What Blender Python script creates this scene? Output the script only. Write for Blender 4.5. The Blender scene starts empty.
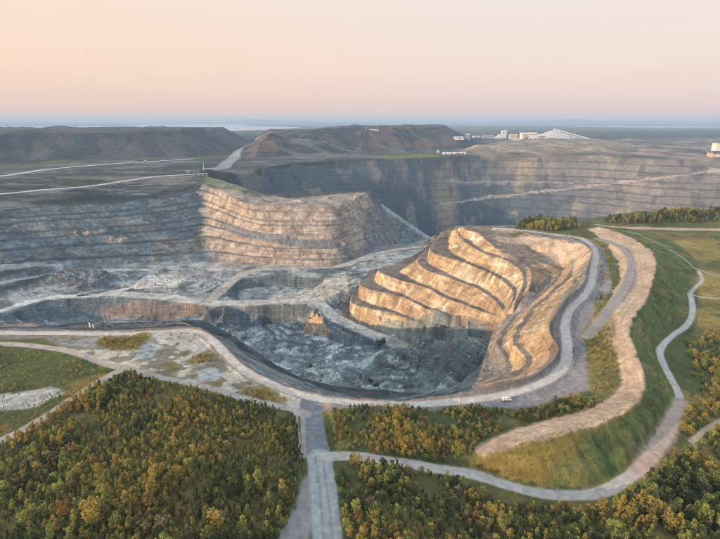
import bpy, math, random
import numpy as np
from mathutils import Vector, geometry

# ------------------------------------------------------------------ camera, sky, sun, exposure
SC = bpy.context.scene
COL = SC.collection
H, F, PITCH = 130.0, 486.0, math.radians(17.0)      # camera height, focal length in 720-px units, tilt
SUN_EL, SUN_BEHIND = 12.0, 27.0                      # sun low on the left, a little behind the camera
cam = bpy.data.objects.new('camera', bpy.data.cameras.new('camera'))
COL.objects.link(cam); SC.camera = cam
cam.location = (0, 0, H); cam.rotation_euler = (math.pi/2 - PITCH, 0, 0)
cam.data.sensor_width = 36; cam.data.lens = F/720*36
cam.data.clip_start = 1; cam.data.clip_end = 200000
el, bh = math.radians(SUN_EL), math.radians(SUN_BEHIND)
SDIR = Vector((-math.cos(bh)*math.cos(el), -math.sin(bh)*math.cos(el), math.sin(el)))
sun = bpy.data.objects.new('sun', bpy.data.lights.new('sun', 'SUN'))
COL.objects.link(sun)
sun.rotation_euler = SDIR.to_track_quat('Z', 'Y').to_euler()
sun.data.energy = 4.9; sun.data.angle = math.radians(0.6); sun.data.color = (1.0, 0.70, 0.43)
W_ = bpy.data.worlds.new('World'); SC.world = W_; W_.use_nodes = True
nt = W_.node_tree; nt.nodes.clear()
out = nt.nodes.new('ShaderNodeOutputWorld'); bg = nt.nodes.new('ShaderNodeBackground')
sky = nt.nodes.new('ShaderNodeTexSky'); sky.sky_type = 'NISHITA'; sky.sun_disc = False
sky.sun_elevation = el; sky.sun_rotation = math.atan2(SDIR.x, SDIR.y)
sky.altitude = 300; sky.air_density = 1.0; sky.dust_density = 2.0; sky.ozone_density = 2.0
tc = nt.nodes.new('ShaderNodeTexCoord'); sep = nt.nodes.new('ShaderNodeSeparateXYZ')
nt.links.new(tc.outputs['Generated'], sep.inputs[0])
ramp = nt.nodes.new('ShaderNodeValToRGB'); nt.links.new(sep.outputs['Z'], ramp.inputs[0])
cr = ramp.color_ramp                                  # the dusty evening band low in the sky, by height only
for p, c in ((0.0, (6.1, 5.0, 5.5)), (0.02, (7.1, 5.4, 5.1)), (0.10, (7.9, 6.3, 5.5)), (0.27, (7.7, 7.0, 6.6)), (0.42, (5.4, 7.9, 10.8)), (1.0, (2.9, 6.5, 11.8))):
    e = cr.elements.new(p); e.color = (c[0]/12, c[1]/12, c[2]/12, 1)
cr.elements.remove(cr.elements[0]); cr.elements.remove(cr.elements[-1])
dot = nt.nodes.new('ShaderNodeVectorMath'); dot.operation = 'DOT_PRODUCT'
nt.links.new(tc.outputs['Generated'], dot.inputs[0]); dot.inputs[1].default_value = (-0.94, 0.34, 0)
mr = nt.nodes.new('ShaderNodeMapRange'); nt.links.new(dot.outputs['Value'], mr.inputs[0])
mr.inputs[1].default_value = 0.1; mr.inputs[2].default_value = 1.0; mr.inputs[3].default_value = 0; mr.inputs[4].default_value = 0.5
warm = nt.nodes.new('ShaderNodeMixRGB'); warm.blend_type = 'MULTIPLY'
nt.links.new(mr.outputs[0], warm.inputs[0]); nt.links.new(ramp.outputs[0], warm.inputs[1]); warm.inputs[2].default_value = (1.22, 1.0, 0.70, 1)
sc_ = nt.nodes.new('ShaderNodeVectorMath'); sc_.operation = 'SCALE'; sc_.inputs['Scale'].default_value = 12.0
nt.links.new(warm.outputs[0], sc_.inputs[0])
mx = nt.nodes.new('ShaderNodeMixRGB'); mx.inputs[0].default_value = 0.88
nt.links.new(sky.outputs[0], mx.inputs[1]); nt.links.new(sc_.outputs[0], mx.inputs[2])
nt.links.new(mx.outputs[0], bg.inputs[0]); bg.inputs[1].default_value = 0.1
nt.links.new(bg.outputs[0], out.inputs[0])
SC.view_settings.view_transform = 'Standard'; SC.view_settings.look = 'None'
SC.view_settings.exposure = 0.35; SC.view_settings.gamma = 1.0; SC.view_settings.use_curve_mapping = False
SC.render.engine = 'CYCLES'; SC.cycles.volume_bounces = 0; SC.cycles.max_bounces = 5
SC.cycles.use_denoising = True; SC.cycles.filter_width = 1.05

# ------------------------------------------------------------------ helpers
rng = np.random.default_rng(7); random.seed(7)
CP, SP = math.cos(PITCH), math.sin(PITCH)
def W(px, py, z=0.0):
    """the point of the place at height z that the survey pixel (720 x 539) looks at"""
    dx, dy = (px-360)/F, -(py-269.5)/F
    d = (dx, CP + dy*SP, -SP + dy*CP)
    t = (z-H)/d[2] if d[2] < -0.004 else 32000
    return (d[0]*t, d[1]*t, z)
def WL(pts, z=None):
    return [W(p[0], p[1], p[2] if len(p) > 2 else (z or 0)) for p in pts]
def lerp(a, b, t): return tuple(a[i]*(1-t)+b[i]*t for i in range(len(a)))
def resample(P, n):
    P = np.array(P, float); d = np.r_[0, np.cumsum(np.hypot(*(P[1:, :2]-P[:-1, :2]).T))]
    s = np.linspace(0, d[-1], n)
    return [tuple(np.interp(v, d, P[:, k]) for k in range(3)) for v in s]
def dens(P, step=12):
    o = []
    for a, b in zip(P[:-1], P[1:]):
        n = max(1, int(math.hypot(a[0]-b[0], a[1]-b[1])/step))
        o += [lerp(a, b, i/n) for i in range(n)]
    return o+[P[-1]]
def smooth(P, n=6):
    """Catmull-Rom through the points"""
    P = [np.array(p, float) for p in P]; Q = [2*P[0]-P[1]]+P+[2*P[-1]-P[-2]]; o = []
    for i in range(1, len(Q)-2):
        a, b, c, d = Q[i-1:i+3]
        for k in range(n):
            t = k/n
            o.append(tuple(0.5*((2*b)+(c-a)*t+(2*a-5*b+4*c-d)*t*t+(3*b-a-3*c+d)*t**3)))
    return o+[tuple(P[-1])]
_tab = np.random.default_rng(3).random((256, 256))
def vnoise(x, y):
    xi = np.floor(x).astype(np.int64); yi = np.floor(y).astype(np.int64); fx = x-xi; fy = y-yi
    fx = fx*fx*(3-2*fx); fy = fy*fy*(3-2*fy)
    a = _tab[xi & 255, yi & 255]; b = _tab[(xi+1) & 255, yi & 255]; c = _tab[xi & 255, (yi+1) & 255]; d = _tab[(xi+1) & 255, (yi+1) & 255]
    return (a*(1-fx)+b*fx)*(1-fy)+(c*(1-fx)+d*fx)*fy
def fbm(x, y, s, o=4, seed=0):
    r = 0; A = 1; T = 0; x = x/s+seed*17.3; y = y/s+seed*31.7
    for i in range(o):
        r = r+A*vnoise(x, y); T += A; A *= 0.5; x, y = x*1.9*0.8-y*1.9*0.6+5.1, x*1.9*0.6+y*1.9*0.8+1.7
    return r/T-0.5
def sstep(a, b, v):
    t = np.clip((v-a)/(b-a), 0, 1); return t*t*(3-2*t)
def dist_line(x, y, P, R):
    """distance to a polyline, only where closer than R"""
    D = np.full(x.shape, 1e9)
    for a, b in zip(P[:-1], P[1:]):
        m = np.flatnonzero((x > min(a[0], b[0])-R) & (x < max(a[0], b[0])+R) & (y > min(a[1], b[1])-R) & (y < max(a[1], b[1])+R))
        if not len(m): continue
        vx, vy = b[0]-a[0], b[1]-a[1]; L = vx*vx+vy*vy+1e-9
        t = np.clip(((x[m]-a[0])*vx+(y[m]-a[1])*vy)/L, 0, 1)
        D[m] = np.minimum(D[m], np.hypot(x[m]-a[0]-t*vx, y[m]-a[1]-t*vy))
    return D
def sdf(x, y, P, R=60):
    """signed distance (inside positive) to a polygon, clipped to R"""
    P = list(P); C = P+[P[0]]
    xs = [p[0] for p in P]; ys = [p[1] for p in P]
    ins = np.zeros(x.shape, bool)
    m = np.flatnonzero((x > min(xs)) & (x < max(xs)) & (y > min(ys)) & (y < max(ys)))
    if len(m):
        X, Y = x[m], y[m]; I = np.zeros(len(m), bool)
        for a, b in zip(C[:-1], C[1:]):
            if a[1] == b[1]: continue
            c = ((a[1] > Y) != (b[1] > Y)) & (X < (b[0]-a[0])*(Y-a[1])/(b[1]-a[1])+a[0]); I ^= c
        ins[m] = I
    D = np.minimum(dist_line(x, y, C, R), R)
    return np.where(ins, D, -D)

# ------------------------------------------------------------------ survey lines of the terrain (pixel, pixel, height)
LINES = []; BERMS = []
def L(P, step=10): LINES.append(dens(P, step)); return P
def wall(T, B, n, bf=0.3, sm=5):
    """benched wall between a top and a bottom line with matching points"""
    T = smooth(WL(T), sm); B = smooth(WL(B), sm)
    rj = random.Random(n); lev = [(k+(rj.uniform(-0.22, 0.22) if 0 < k < n else 0))/n for k in range(n+1)]
    for k in range(n+1):
        c = [lerp(t, b, lev[k]) for t, b in zip(T, B)]
        if k:
            tl = [lerp(t, b, lev[k]-bf/n)[:2]+(c[i][2],) for i, (t, b) in enumerate(zip(T, B))]; L(tl, 14)
            if k < n: BERMS.append(('wall', dens(tl, 60)+dens(c, 60)[::-1]))
        L(c, 14)
# --- the golden hill of benches: foot line of every bench
SIL = [(341,305),(349,294),(360,279),(377,267),(392,262),(413,251),(424,243),(434,236),(452,230)]
def back(i): return [(a+4, b+2.5) for a, b in SIL[i:]][::-1]+[]
G = [
 (-2,  [(452,228),(457,228),(475,232,-2),(490,243,-5),(503,253,-10),(520,260,-12.5),(533,272,-15),(529,290,-17.5),(520,302,-20)]),
 (-13, [(450,230.5),(453,233),(478,250),(497,257,-13.5),(511,263,-14.5),(523,274,-18),(520,291,-21),(514,303,-23)]),
 (-27, back(7)+[(430,251),(463,262),(486,271),(502,280),(512,290),(513,298,-27),(510,305,-28)]),
 (-42, back(6)+[(418,264),(455,280),(475,287,-41),(488,295,-40),(497,303,-38),(503,311,-36)]),
 (-57, back(4)+[(377,270),(392,277),(407,282),(428,288),(443,297,-56),(460,303,-54),(478,310,-51),(488,313,-50),(501,317.5,-41)]),
 (-71, back(3)+[(360,280),(365,288),(402,297),(423,307,-70),(437,313,-68),(450,317,-65),(470,321,-60),(488,322.5,-55),(500,324,-43)]),
 (-86, back(2)+[(350,297),(355,303),(372,308),(397,313),(408,318),(422,325,-84),(440,328,-77),(470,330,-70),(488,330.5,-63.5),(499,330.5,-46)]),
 (-103,[(343,301),(341,310),(355,321),(385,333),(410,338,-102),(440,340,-90),(470,340,-76),(488,338.5,-66),(498,337,-49)]),
]
def tip_w(p, i, ti, tip, d):
    """share of the step between two benches that is flat: narrow along the face, wide round the nose"""
    w = 1.0 if i <= ti else min(1.0, max(0.0, (75-math.hypot(p[0]-tip[0], p[1]-tip[1]))/55))
    return max(0.26, min(0.45+0.38*w, (5.2+20*w)/max(d, 1)))
GL = [resample(smooth(WL(p, z), 5), 44) for z, p in G]
for k, g in enumerate(GL):
    L(g, 9)
    if k:
        up = GL[k-1]; toe = []; sxx = [p[0]/(p[1]*CP+(H-p[2])*SP) for p in g]; ti = sxx.index(min(sxx[:34])); tip = g[ti]
        for i_, p in enumerate(g[1:-1]):
            q = min(up, key=lambda u: (u[0]-p[0])**2+(u[1]-p[1])**2); d = math.hypot(q[0]-p[0], q[1]-p[1])
            toe.append(lerp(p, q, tip_w(p, i_+1, ti, tip, d))[:2]+(p[2]+0.2,))
        L(toe, 9); BERMS.append(('hill', list(g[1:-1])+toe[::-1]))
# top of the hill behind its crest
L(WL([(462,226,-3),(485,226,-3),(505,229,-2),(516,236,-4),(525,246,-6),(540,262,-13)]))
L(WL([(425,240,-88),(440,232,-60),(455,226,-20)]))
# --- near wall of the pit, rim to floor
wall([(185,326,-2),(204,328,-2),(228,348,-2),(250,368,-2),(285,386,-2),(330,396,-2),(400,400,-3),(460,393,-6),(479,384,-18),(486,361,-30),(494,334,-30),(506,314,-29)],
     [(180,319,-100),(203,317,-105),(228,327,-112),(250,342,-115),(275,361,-115),(310,378,-115),(400,388.5,-115),(450,388.5,-113),(476,378,-98),(487,358,-82),(494,344,-64),(499,337.5,-48)], 2, 0.12)
# --- right banks: crest beside the road, two berms, each with a sunlit slope
C0 = [(430,396.5,0.5),(460,392,1.5),(491,388,2.5),(520,380.5,4),(540,375.5,5),(549,369,5.5),(556.7,359,6),(556.7,345,6),(547,333,6),(552,320,6),(561,305,6),(573,292,6),(584,280,6),(587,268,6),(592,254,6),(588,246,5),(575,241,4),(550,237,3),(520,232,0)]
c0 = smooth(WL(C0), 5); L(c0, 5)
def offs(P, d, z):
    P = np.array(P)[:, :2]; t = np.gradient(P, axis=0); n = np.stack([t[:, 1], -t[:, 0]], 1); n /= np.linalg.norm(n, axis=1)[:, None]+1e-9
    Q = P+n*d; return [(a, b, z) for a, b in Q]
L(offs(c0, 3.4, -0.5), 5)
C1 = [(478,387,-8),(505,380,-9),(518,375,-9),(529,367,-9),(528,355,-9),(517,342,-9),(521,330,-9),(534,315,-9),(540,306,-9),(555,293,-9),(566,283,-9),(574,270,-9),(577,262,-9),(573,257,-8),(560,251,-6),(540,246,-4)]
c1 = smooth(WL(C1), 5); L(c1, 6); L([(p[0], p[1], -9.6) for p in offs(c1, -4.0, -9.6)], 6)
C2 = [(483,384,-18),(498,379,-19),(508,372,-19),(510,358,-19),(502,343,-19),(510,327,-19),(522,313,-19),(540,297,-19),(553,285,-19),(561,276,-19),(566,268,-19)]
c2 = smooth(WL(C2), 5); L(c2, 6); L(offs(c2, -3.5, -19.6), 6)
L(smooth(WL([(489,373,-28),(491,359,-29),(494,344,-29),(501,328,-29),(514,314,-29),(529,300,-28),(543,285,-27),(551,276,-24)]), 4), 6)
# --- left wall and promontory of the big pit
T1 = [(-420,240,-1),(-200,220,-1),(-70,210,-2),(0,203,-3),(60,198.5,-3),(120,194,-4),(165,189.5,-4),(198,184,-4),(212,188,-5),(230,197,-9),(247,204,-14),(275,206,-15),(305,206,-15),(330,206,-15),(350,202.5,-15),(361,196,-15),(368,192,-15),(373,189,-14)]
B1 = [(-420,330,-60),(-200,305,-62),(-70,286,-66),(0,274,-70),(60,268,-78),(130,265,-86),(175,264,-90),(205,263,-92),(225,263,-92),(250,264,-92),(275,265,-92),(300,266,-92),(325,266,-92),(341,264,-92),(361,256,-92),(386,246,-96),(402,246,-140),(412,246,-255)]
wall(T1, B1, 8, 0.36)
# promontory's flat back edge, and the ramp above its left shoulder
L(WL([(205,176,4),(222,180,3),(245,188,0),(265,194,-12),(300,197,-14),(340,196,-14),(366,190,-14)]))
# --- big pit: rim and floor
T2 = [(262,168,0),(295,163,0),(340,160,0),(385,159,0),(430,157,0),(480,155,0),(540,155,0),(600,156,0),(660,159,0),(720,160,0),(790,163,0),(900,170,0)]
B2 = [(265,272,-260),(300,264,-260),(345,255,-260),(385,241,-260),(430,234,-260),(480,229,-260),(540,230,-260),(600,236,-260),(660,244,-260),(720,249,-260),(790,256,-260),(900,284,-260)]
wall(T2, B2, 11, 0.38)
L(WL([(405,243,-90),(428,242,-88),(450,228,-12),(500,226,-2),(530,224,-1),(575,222,0),(600,216,0),(640,212,2),(720,209,2),(800,208,2),(900,210,0)]), 20)
# --- middle floors at about -88
L(WL([(-300,320,-62),(-120,305,-72),(0,297,-84),(40,290,-86),(90,284,-88)]))
L(WL([(130,290,-90),(200,284,-91),(235,272,-91),(300,270,-90),(345,271,-90),(372,258,-88),(400,250,-87),(420,246,-87)]))
L(WL([(345,290,-92),(330,300,-93),(315,298,-92)]))
# edge of the middle bench and the brown wall under it
wall([(-150,335,-82),(0,314,-86),(30,305,-88),(60,299,-88),(105,297,-88),(150,300,-88),(185,301,-89),(203,304,-90),(209,311,-93)],
     [(-150,345,-96),(0,328,-106),(32,326,-108),(65,325,-110),(108,323,-110),(150,321,-110),(180,319.5,-108),(203,316.5,-106),(206,316,-104)], 1)
wall([(222,316,-96),(227,306,-92),(245,305,-92),(275,305,-92),(300,304.5,-92),(311,306,-93),(326,318,-99),(342,330,-105),(366,340,-109)],
     [(225,323,-110),(232,322,-113),(250,321,-113),(278,321,-113),(298,325,-114),(306,332,-114),(322,338,-114),(340,341,-114),(366,345,-113.5)], 1)
L(WL([(316,297,-93),(335,312,-98),(358,325.5,-104),(382,335.5,-107),(405,344,-110)]))
# hollow beyond the cross road
wall([(236,299,-93),(226,290,-92),(232,280,-91),(260,277,-91),(300,277,-91),(325,280,-91),(318,288,-92),(300,297,-93),(262,299.5,-93)],
     [(248,297,-104),(240,292,-104),(246,290,-104),(268,287,-104),(296,286,-104),(308,287,-104),(303,290,-104),(290,294,-104),(262,297,-104)], 1)
# floor of the near pit
L(WL([(235,335,-114),(300,345,-115),(380,349,-114),(430,350,-111),(462,350,-95),(482,350,-84)]))
L(WL([(300,362,-118),(360,372,-118),(420,372,-116),(450,372,-106)]))
# --- near ground
L(WL([(-250,333,0),(0,331,0),(60,331,0),(120,331,0),(165,328,0),(185,326.5,0),(200,328.6,0),(223,346,0),(245,367,0),(283,386.5,0),(330,398,0),(400,401.5,0),(430,400,0)]))
L(WL([(-250,329,-4),(0,329.5,-3),(60,329,-3),(120,329,-3),(163,326.5,-3),(178,325,-3)]))
L(WL([(-250,327,-30),(0,328.5,-20),(60,328,-20),(110,327.5,-18),(160,325.5,-18),(178,324,-20)]))
L(WL([(440,404,0),(500,399,0),(545,391,0),(575,380,0),(585,350,0),(580,330,0),(597,300,0),(606,285,0),(604,262,0),(600,245,0),(585,237,0),(560,232,0),(530,229,0)]))
INN = [(588,229,1),(606,243,1),(618,262,1),(620,280,1),(608,300,1),(592,322,1),(606,345,1),(618,368,1),(620,385,1),(608,398,1),(585,409,1),(550,419,1),(510,430,1),(475,447,0)]
CRE = [(600,226,4),(632,237,7),(651,249,8),(656,263,8),(653,282,8),(645,302,8),(633,320,8),(629,335,7),(636,352,7),(643,370,7),(645,386,7),(638,400,7),(622,413,6),(598,424,6),(560,435,5),(520,445,4),(482,455,1)]
TOE = [(650,233,-1),(678,243,-3),(692,258,-4),(694,275,-5),(688,298,-5),(672,322,-6),(655,342,-6),(664,372,-7),(676,396,-7),(668,425,-7),(650,456,-7),(622,480,-7),(590,491,-7),(540,489,-7),(500,480,-6),(455,467,-3),(400,460,-1)]
L(smooth(WL(INN), 4)); L(smooth(WL(CRE), 4), 6); L(smooth(WL(TOE), 4), 8)
L(WL([(620,474,-9),(590,497,-9),(540,497,-9),(480,486,-7)]))
L(WL([(700,280,-5),(690,330,-7),(700,380,-8),(715,440,-9),(760,520,-10)])); L(WL([(800,260,-3),(900,330,-6),(1000,500,-8)]))
L(WL([(660,222,1),(720,224,1),(800,226,1)])); L(WL([(640,214,5),(680,214,6),(720,214,6),(800,214,6)]))
L(WL([(100,400,3),(160,405,5),(230,420,3)])); L(WL([(60,470,1),(130,500,4),(200,500,3)])); L(WL([(370,425,2),(450,420,3),(520,412,2)]))
pts0 = [(x, y, 0) for x, y in ((-9000,-9000),(9000,-9000),(9000,12000),(-9000,12000),(-2500,2600),(0,3000),(2500,2800),(-1500,2000),(-1400,1300),(-1500,900),(-1500,300),(-700,200),(-300,200),(0,100),(0,-300),(500,100),(900,300),(1500,600),(1500,1200),(-200,130),(-120,100),(100,100),(2200,1500),(-600,1250),(-420,1300))]

def build_raster():
    V, E, Z = [], [], []
    for P in LINES:
        k = len(V)
        for p in P: V.append(Vector((p[0]/1000, p[1]/1000))); Z.append(p[2])
        E += [(k+i, k+i+1) for i in range(len(P)-1)]
    for p in pts0: V.append(Vector((p[0]/1000, p[1]/1000))); Z.append(p[2])
    ov, oe, of, orv, ore, orf = geometry.delaunay_2d_cdt(V, E, [], 0, 1e-6, True)
    Z = np.array(Z); XY = np.array([tuple(v) for v in ov])*1000
    ZZ = np.full(len(ov), np.nan)
    for i, o in enumerate(orv):
        if len(o): ZZ[i] = Z[list(o)].mean()
    bad = np.flatnonzero(np.isnan(ZZ)); S = np.array([tuple(v) for v in V])*1000
    for i in bad:
        d = (S[:, 0]-XY[i, 0])**2+(S[:, 1]-XY[i, 1])**2; j = np.argsort(d)[:2]; w = 1/(d[j]+0.1); ZZ[i] = (Z[j]*w).sum()/w.sum()
    print('cdt verts', len(ov), 'tris', len(of), 'crossings', len(bad))
    for i in bad[::max(1,len(bad)//90)]:
        x, y, z = XY[i, 0], XY[i, 1], ZZ[i]; dy, dz = y*CP-(z-H)*SP, y*SP+(z-H)*CP
        if DEBUG and dy > 0: print('  cross at px %.0f %.0f z %.0f' % (360+F*x/dy, 269.5-F*dz/dy, z))
    R = []
    for x0, x1, y0, y1, s in ((-800, 800, 60, 1240, 1.0), (-3600, 3600, -600, 4200, 5.0)):
        nx, ny = int((x1-x0)/s)+1, int((y1-y0)/s)+1; A = np.zeros((ny, nx), np.float32)
        for f in of:
            a, b, c = XY[f[0]], XY[f[1]], XY[f[2]]
            i0 = max(0, int(math.ceil((min(a[0], b[0], c[0])-x0)/s))); i1 = min(nx-1, int((max(a[0], b[0], c[0])-x0)/s))
            j0 = max(0, int(math.ceil((min(a[1], b[1], c[1])-y0)/s))); j1 = min(ny-1, int((max(a[1], b[1], c[1])-y0)/s))
            if i1 < i0 or j1 < j0: continue
            gx = (x0+np.arange(i0, i1+1)*s)[None, :]; gy = (y0+np.arange(j0, j1+1)*s)[:, None]
            det = (b[1]-c[1])*(a[0]-c[0])+(c[0]-b[0])*(a[1]-c[1])
            if abs(det) < 1e-9: continue
            u = ((b[1]-c[1])*(gx-c[0])+(c[0]-b[0])*(gy-c[1]))/det; v = ((c[1]-a[1])*(gx-c[0])+(a[0]-c[0])*(gy-c[1]))/det; w = 1-u-v
            m = (u >= -1e-6) & (v >= -1e-6) & (w >= -1e-6)
            sub = A[j0:j1+1, i0:i1+1]; val = u*ZZ[f[0]]+v*ZZ[f[1]]+w*ZZ[f[2]]
            sub[m] = val[m]
        R.append((x0, y0, s, nx, ny, A))
    return R
DEBUG = True
RAST = build_raster()
def samp(r, x, y):
    x0, y0, s, nx, ny, A = r
    u = np.clip((x-x0)/s, 0, nx-1.001); v = np.clip((y-y0)/s, 0, ny-1.001); i = u.astype(int); j = v.astype(int); fu = u-i; fv = v-j
    return (A[j, i]*(1-fu)+A[j, i+1]*fu)*(1-fv)+(A[j+1, i]*(1-fu)+A[j+1, i+1]*fu)*fv
def base_h(x, y):
    n, f = RAST; e = 5
    inn = (x > n[0]+e) & (x < n[0]+(n[3]-1)*n[2]-e) & (y > n[1]+e) & (y < n[1]+(n[4]-1)*n[2]-e)
    h = samp(f, x, y); h[inn] = samp(n, x[inn], y[inn])
    far = sstep(3000, 3600, np.maximum(np.abs(x), y-400)); return h*(1-far)

# ------------------------------------------------------------------ plan shapes
PIT = WL([(-420,240),(-200,220),(-70,210),(0,203),(60,198.5),(120,194),(165,189.5),(205,182),(215,176),(240,180),(262,168),(295,163),(340,160),(385,159),(430,157),(480,155),(540,155),(600,156),(660,159),(720,160),(790,163),(900,170),(900,210),(800,208),(720,209),(640,212),(600,216),(578,217),(516,223),(511,233),(560,235),(588,246),(592,254),(587,268),(584,280),(561,305),(552,320),(547,333),(557,345),(557,359),(549,369),(520,380.5),(491,388),(430,398),(400,400.5),(330,397),(285,386),(250,368),(228,348),(204,328),(185,326),(120,330),(0,330.5),(-250,331)], 0)
DUMP1 = WL([(-420,180),(-150,171),(0,164),(100,160),(190,157),(215,153),(238,150),(252,142),(218,138.5),(-60,138.5),(-700,143)])
DUMP2 = WL([(228,156),(255,158),(300,155),(350,153),(392,152),(440,149),(478,148),(478,140),(250,139)])
DUMP3 = WL([(455,154),(500,153),(560,153),(610,152),(640,147),(600,140),(520,140),(478,146)])
LAKE = [W(px, py, 0) for px, py in ((-600,133),(0,131.5),(60,131),(120,129.8),(170,130.5),(215,131),(275,129.5),(300,127.4),(262,126.4),(240,124.8),(150,124.8),(110,126.0),(0,126.4),(-600,126.4))]
LAKE2 = [W(px, py, 0) for px, py in ((560,126.6),(640,127.4),(740,127.2),(740,126.2),(640,126.2))]
def R_(pts, z=0, n=6): return smooth(WL(pts, z), n)
# roads: (line, half width, colour, edge softness)
RIMROAD = R_([(-300,333),(-60,332),(0,333),(60,333.5),(120,334),(165,331.5),(195,331.5),(212,340),(226,354),(243,370),(268,383),(305,396),(350,403),(400,405),(450,402),(500,395.5),(535,386),(556,374),(566,361),(567,343),(565,326),(570,310),(582,298),(591,284),(594,266),(596,255),(592,246),(578,238),(550,234),(520,230),(495,228)])
ACCESS_TOP = R_([(310,402),(312,420),(315,440),(319,457)]); ACCESS = R_([(319,457),(322,480),(325,505),(328,539),(333,600)])
BRANCH = R_([(316,480),(308,505),(297,530),(285,570)])
TRAIL = R_([(325,457),(350,456),(385,460),(425,467),(470,474),(510,486),(545,494),(585,495),(612,488),(636,472),(652,455),(665,435),(676,412),(682,400)], -6)
for i, p in enumerate(TRAIL):
    pass
TRAIL = smooth(WL([(325,457,0),(350,456,0),(385,460,-1),(425,467,-2),(470,474,-5),(510,486,-7),(545,494,-9),(585,495,-9),(612,488,-9),(636,472,-8),(652,455,-7),(665,435,-7),(676,412,-7),(681,402,-7)]), 6)
TRAIL2 = smooth(WL([(681,402,-7),(677,390,-7),(668,373,-7),(661,358,-6),(661,348,-6),(672,336,-6),(686,326,-6),(692,314,-6),(692,302,-6),(690,294,-6)]), 6)
TRAIL3 = smooth(WL([(690,294,-6),(700,296,-6),(720,299,-6),(760,303,-6)]), 6)
TRAIL6 = smooth(WL([(690,294,-6),(695,288,-6),(701,282,-5),(702,276,-4),(699,271,-4)]), 6)
TRAIL4 = smooth(WL([(628,232,1),(650,240,1),(676,256,-3),(700,270,-4),(730,278,-4)]), 6)
TRAIL5 = smooth(WL([(692,440,-8),(706,428,-8),(722,418,-8)]), 4)
LTRACK = R_([(-40,340),(40,347),(75,355),(110,368),(140,376),(180,385),(230,398),(270,408),(306,414)])
LTRACK2 = R_([(-30,455),(15,438),(45,421),(72,404),(96,388),(118,376),(132,372)])
LTRACK3 = R_([(303,412),(303,430),(304,456)])
RIDGE = R_([(600,226),(660,228),(720,229),(800,230)], 1)
HILLTRACK = R_([(505,236),(530,238),(556,245),(580,250),(588,262)], 0)
BANKROAD = smooth(WL([(596,238,2),(612,243,4),(625,251,5),(631,263,5),(628,280,5),(619,296,5),(608,311,4),(597,325,2),(587,337,1)]), 6)
PITR = [smooth(WL(p), 6) for p in (
 [(-60,298,-78),(0,283,-76),(50,275,-84),(90,271,-88),(150,270,-90)],
 [(-60,330,-84),(0,311,-86),(30,302,-88),(55,297,-88),(75,296,-88),(98,295,-88),(125,289,-89)],
 [(-60,277,-70),(0,270,-70),(60,268,-80)],
 [(110,293,-88),(150,296,-89),(190,300,-90),(212,303,-91),(228,303,-92),(262,302,-92),(300,301,-92),(318,305,-94),(335,317,-100),(355,327,-104),(378,336,-107),(400,344.5,-110.5)],
 [(208,302,-91),(222,290,-91),(238,277,-91),(256,270,-91),(300,268,-91),(340,266,-91),(372,255,-88),(400,249,-87),(428,246,-87)])]
WRAMP = smooth(WL([(196,229,-40),(235,232,-48),(262,238,-56),(300,244,-66),(345,250,-76)]), 6)
FRAMP = smooth(WL([(382,205,-110),(396,214,-135),(412,226,-170),(430,240,-200)]), 6)
FARROAD = smooth(WL([(440,203,-150),(500,195,-130),(560,189,-115),(620,182,-95),(680,175,-65),(740,169,-30)]), 6)
TOPROADS = [R_([(-100,200),(0,194),(40,190),(90,186),(130,180),(160,176),(200,174)], 0), R_([(-100,185),(0,176),(50,169),(110,164),(190,159)], 0), R_([(190,170),(215,168),(232,160),(240,152),(262,145)], 0)]

PROM = WL([(203,187,-4),(245,195,-10),(300,198,-14),(372,192,-14),(378,200,-30),(364,250,-90),(330,268,-92),(219,267,-92),(217,250,-70),(208,225,-45),(206,205,-20)])
def is_pit(x, y): return sdf(x, y, PIT, 40)

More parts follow.
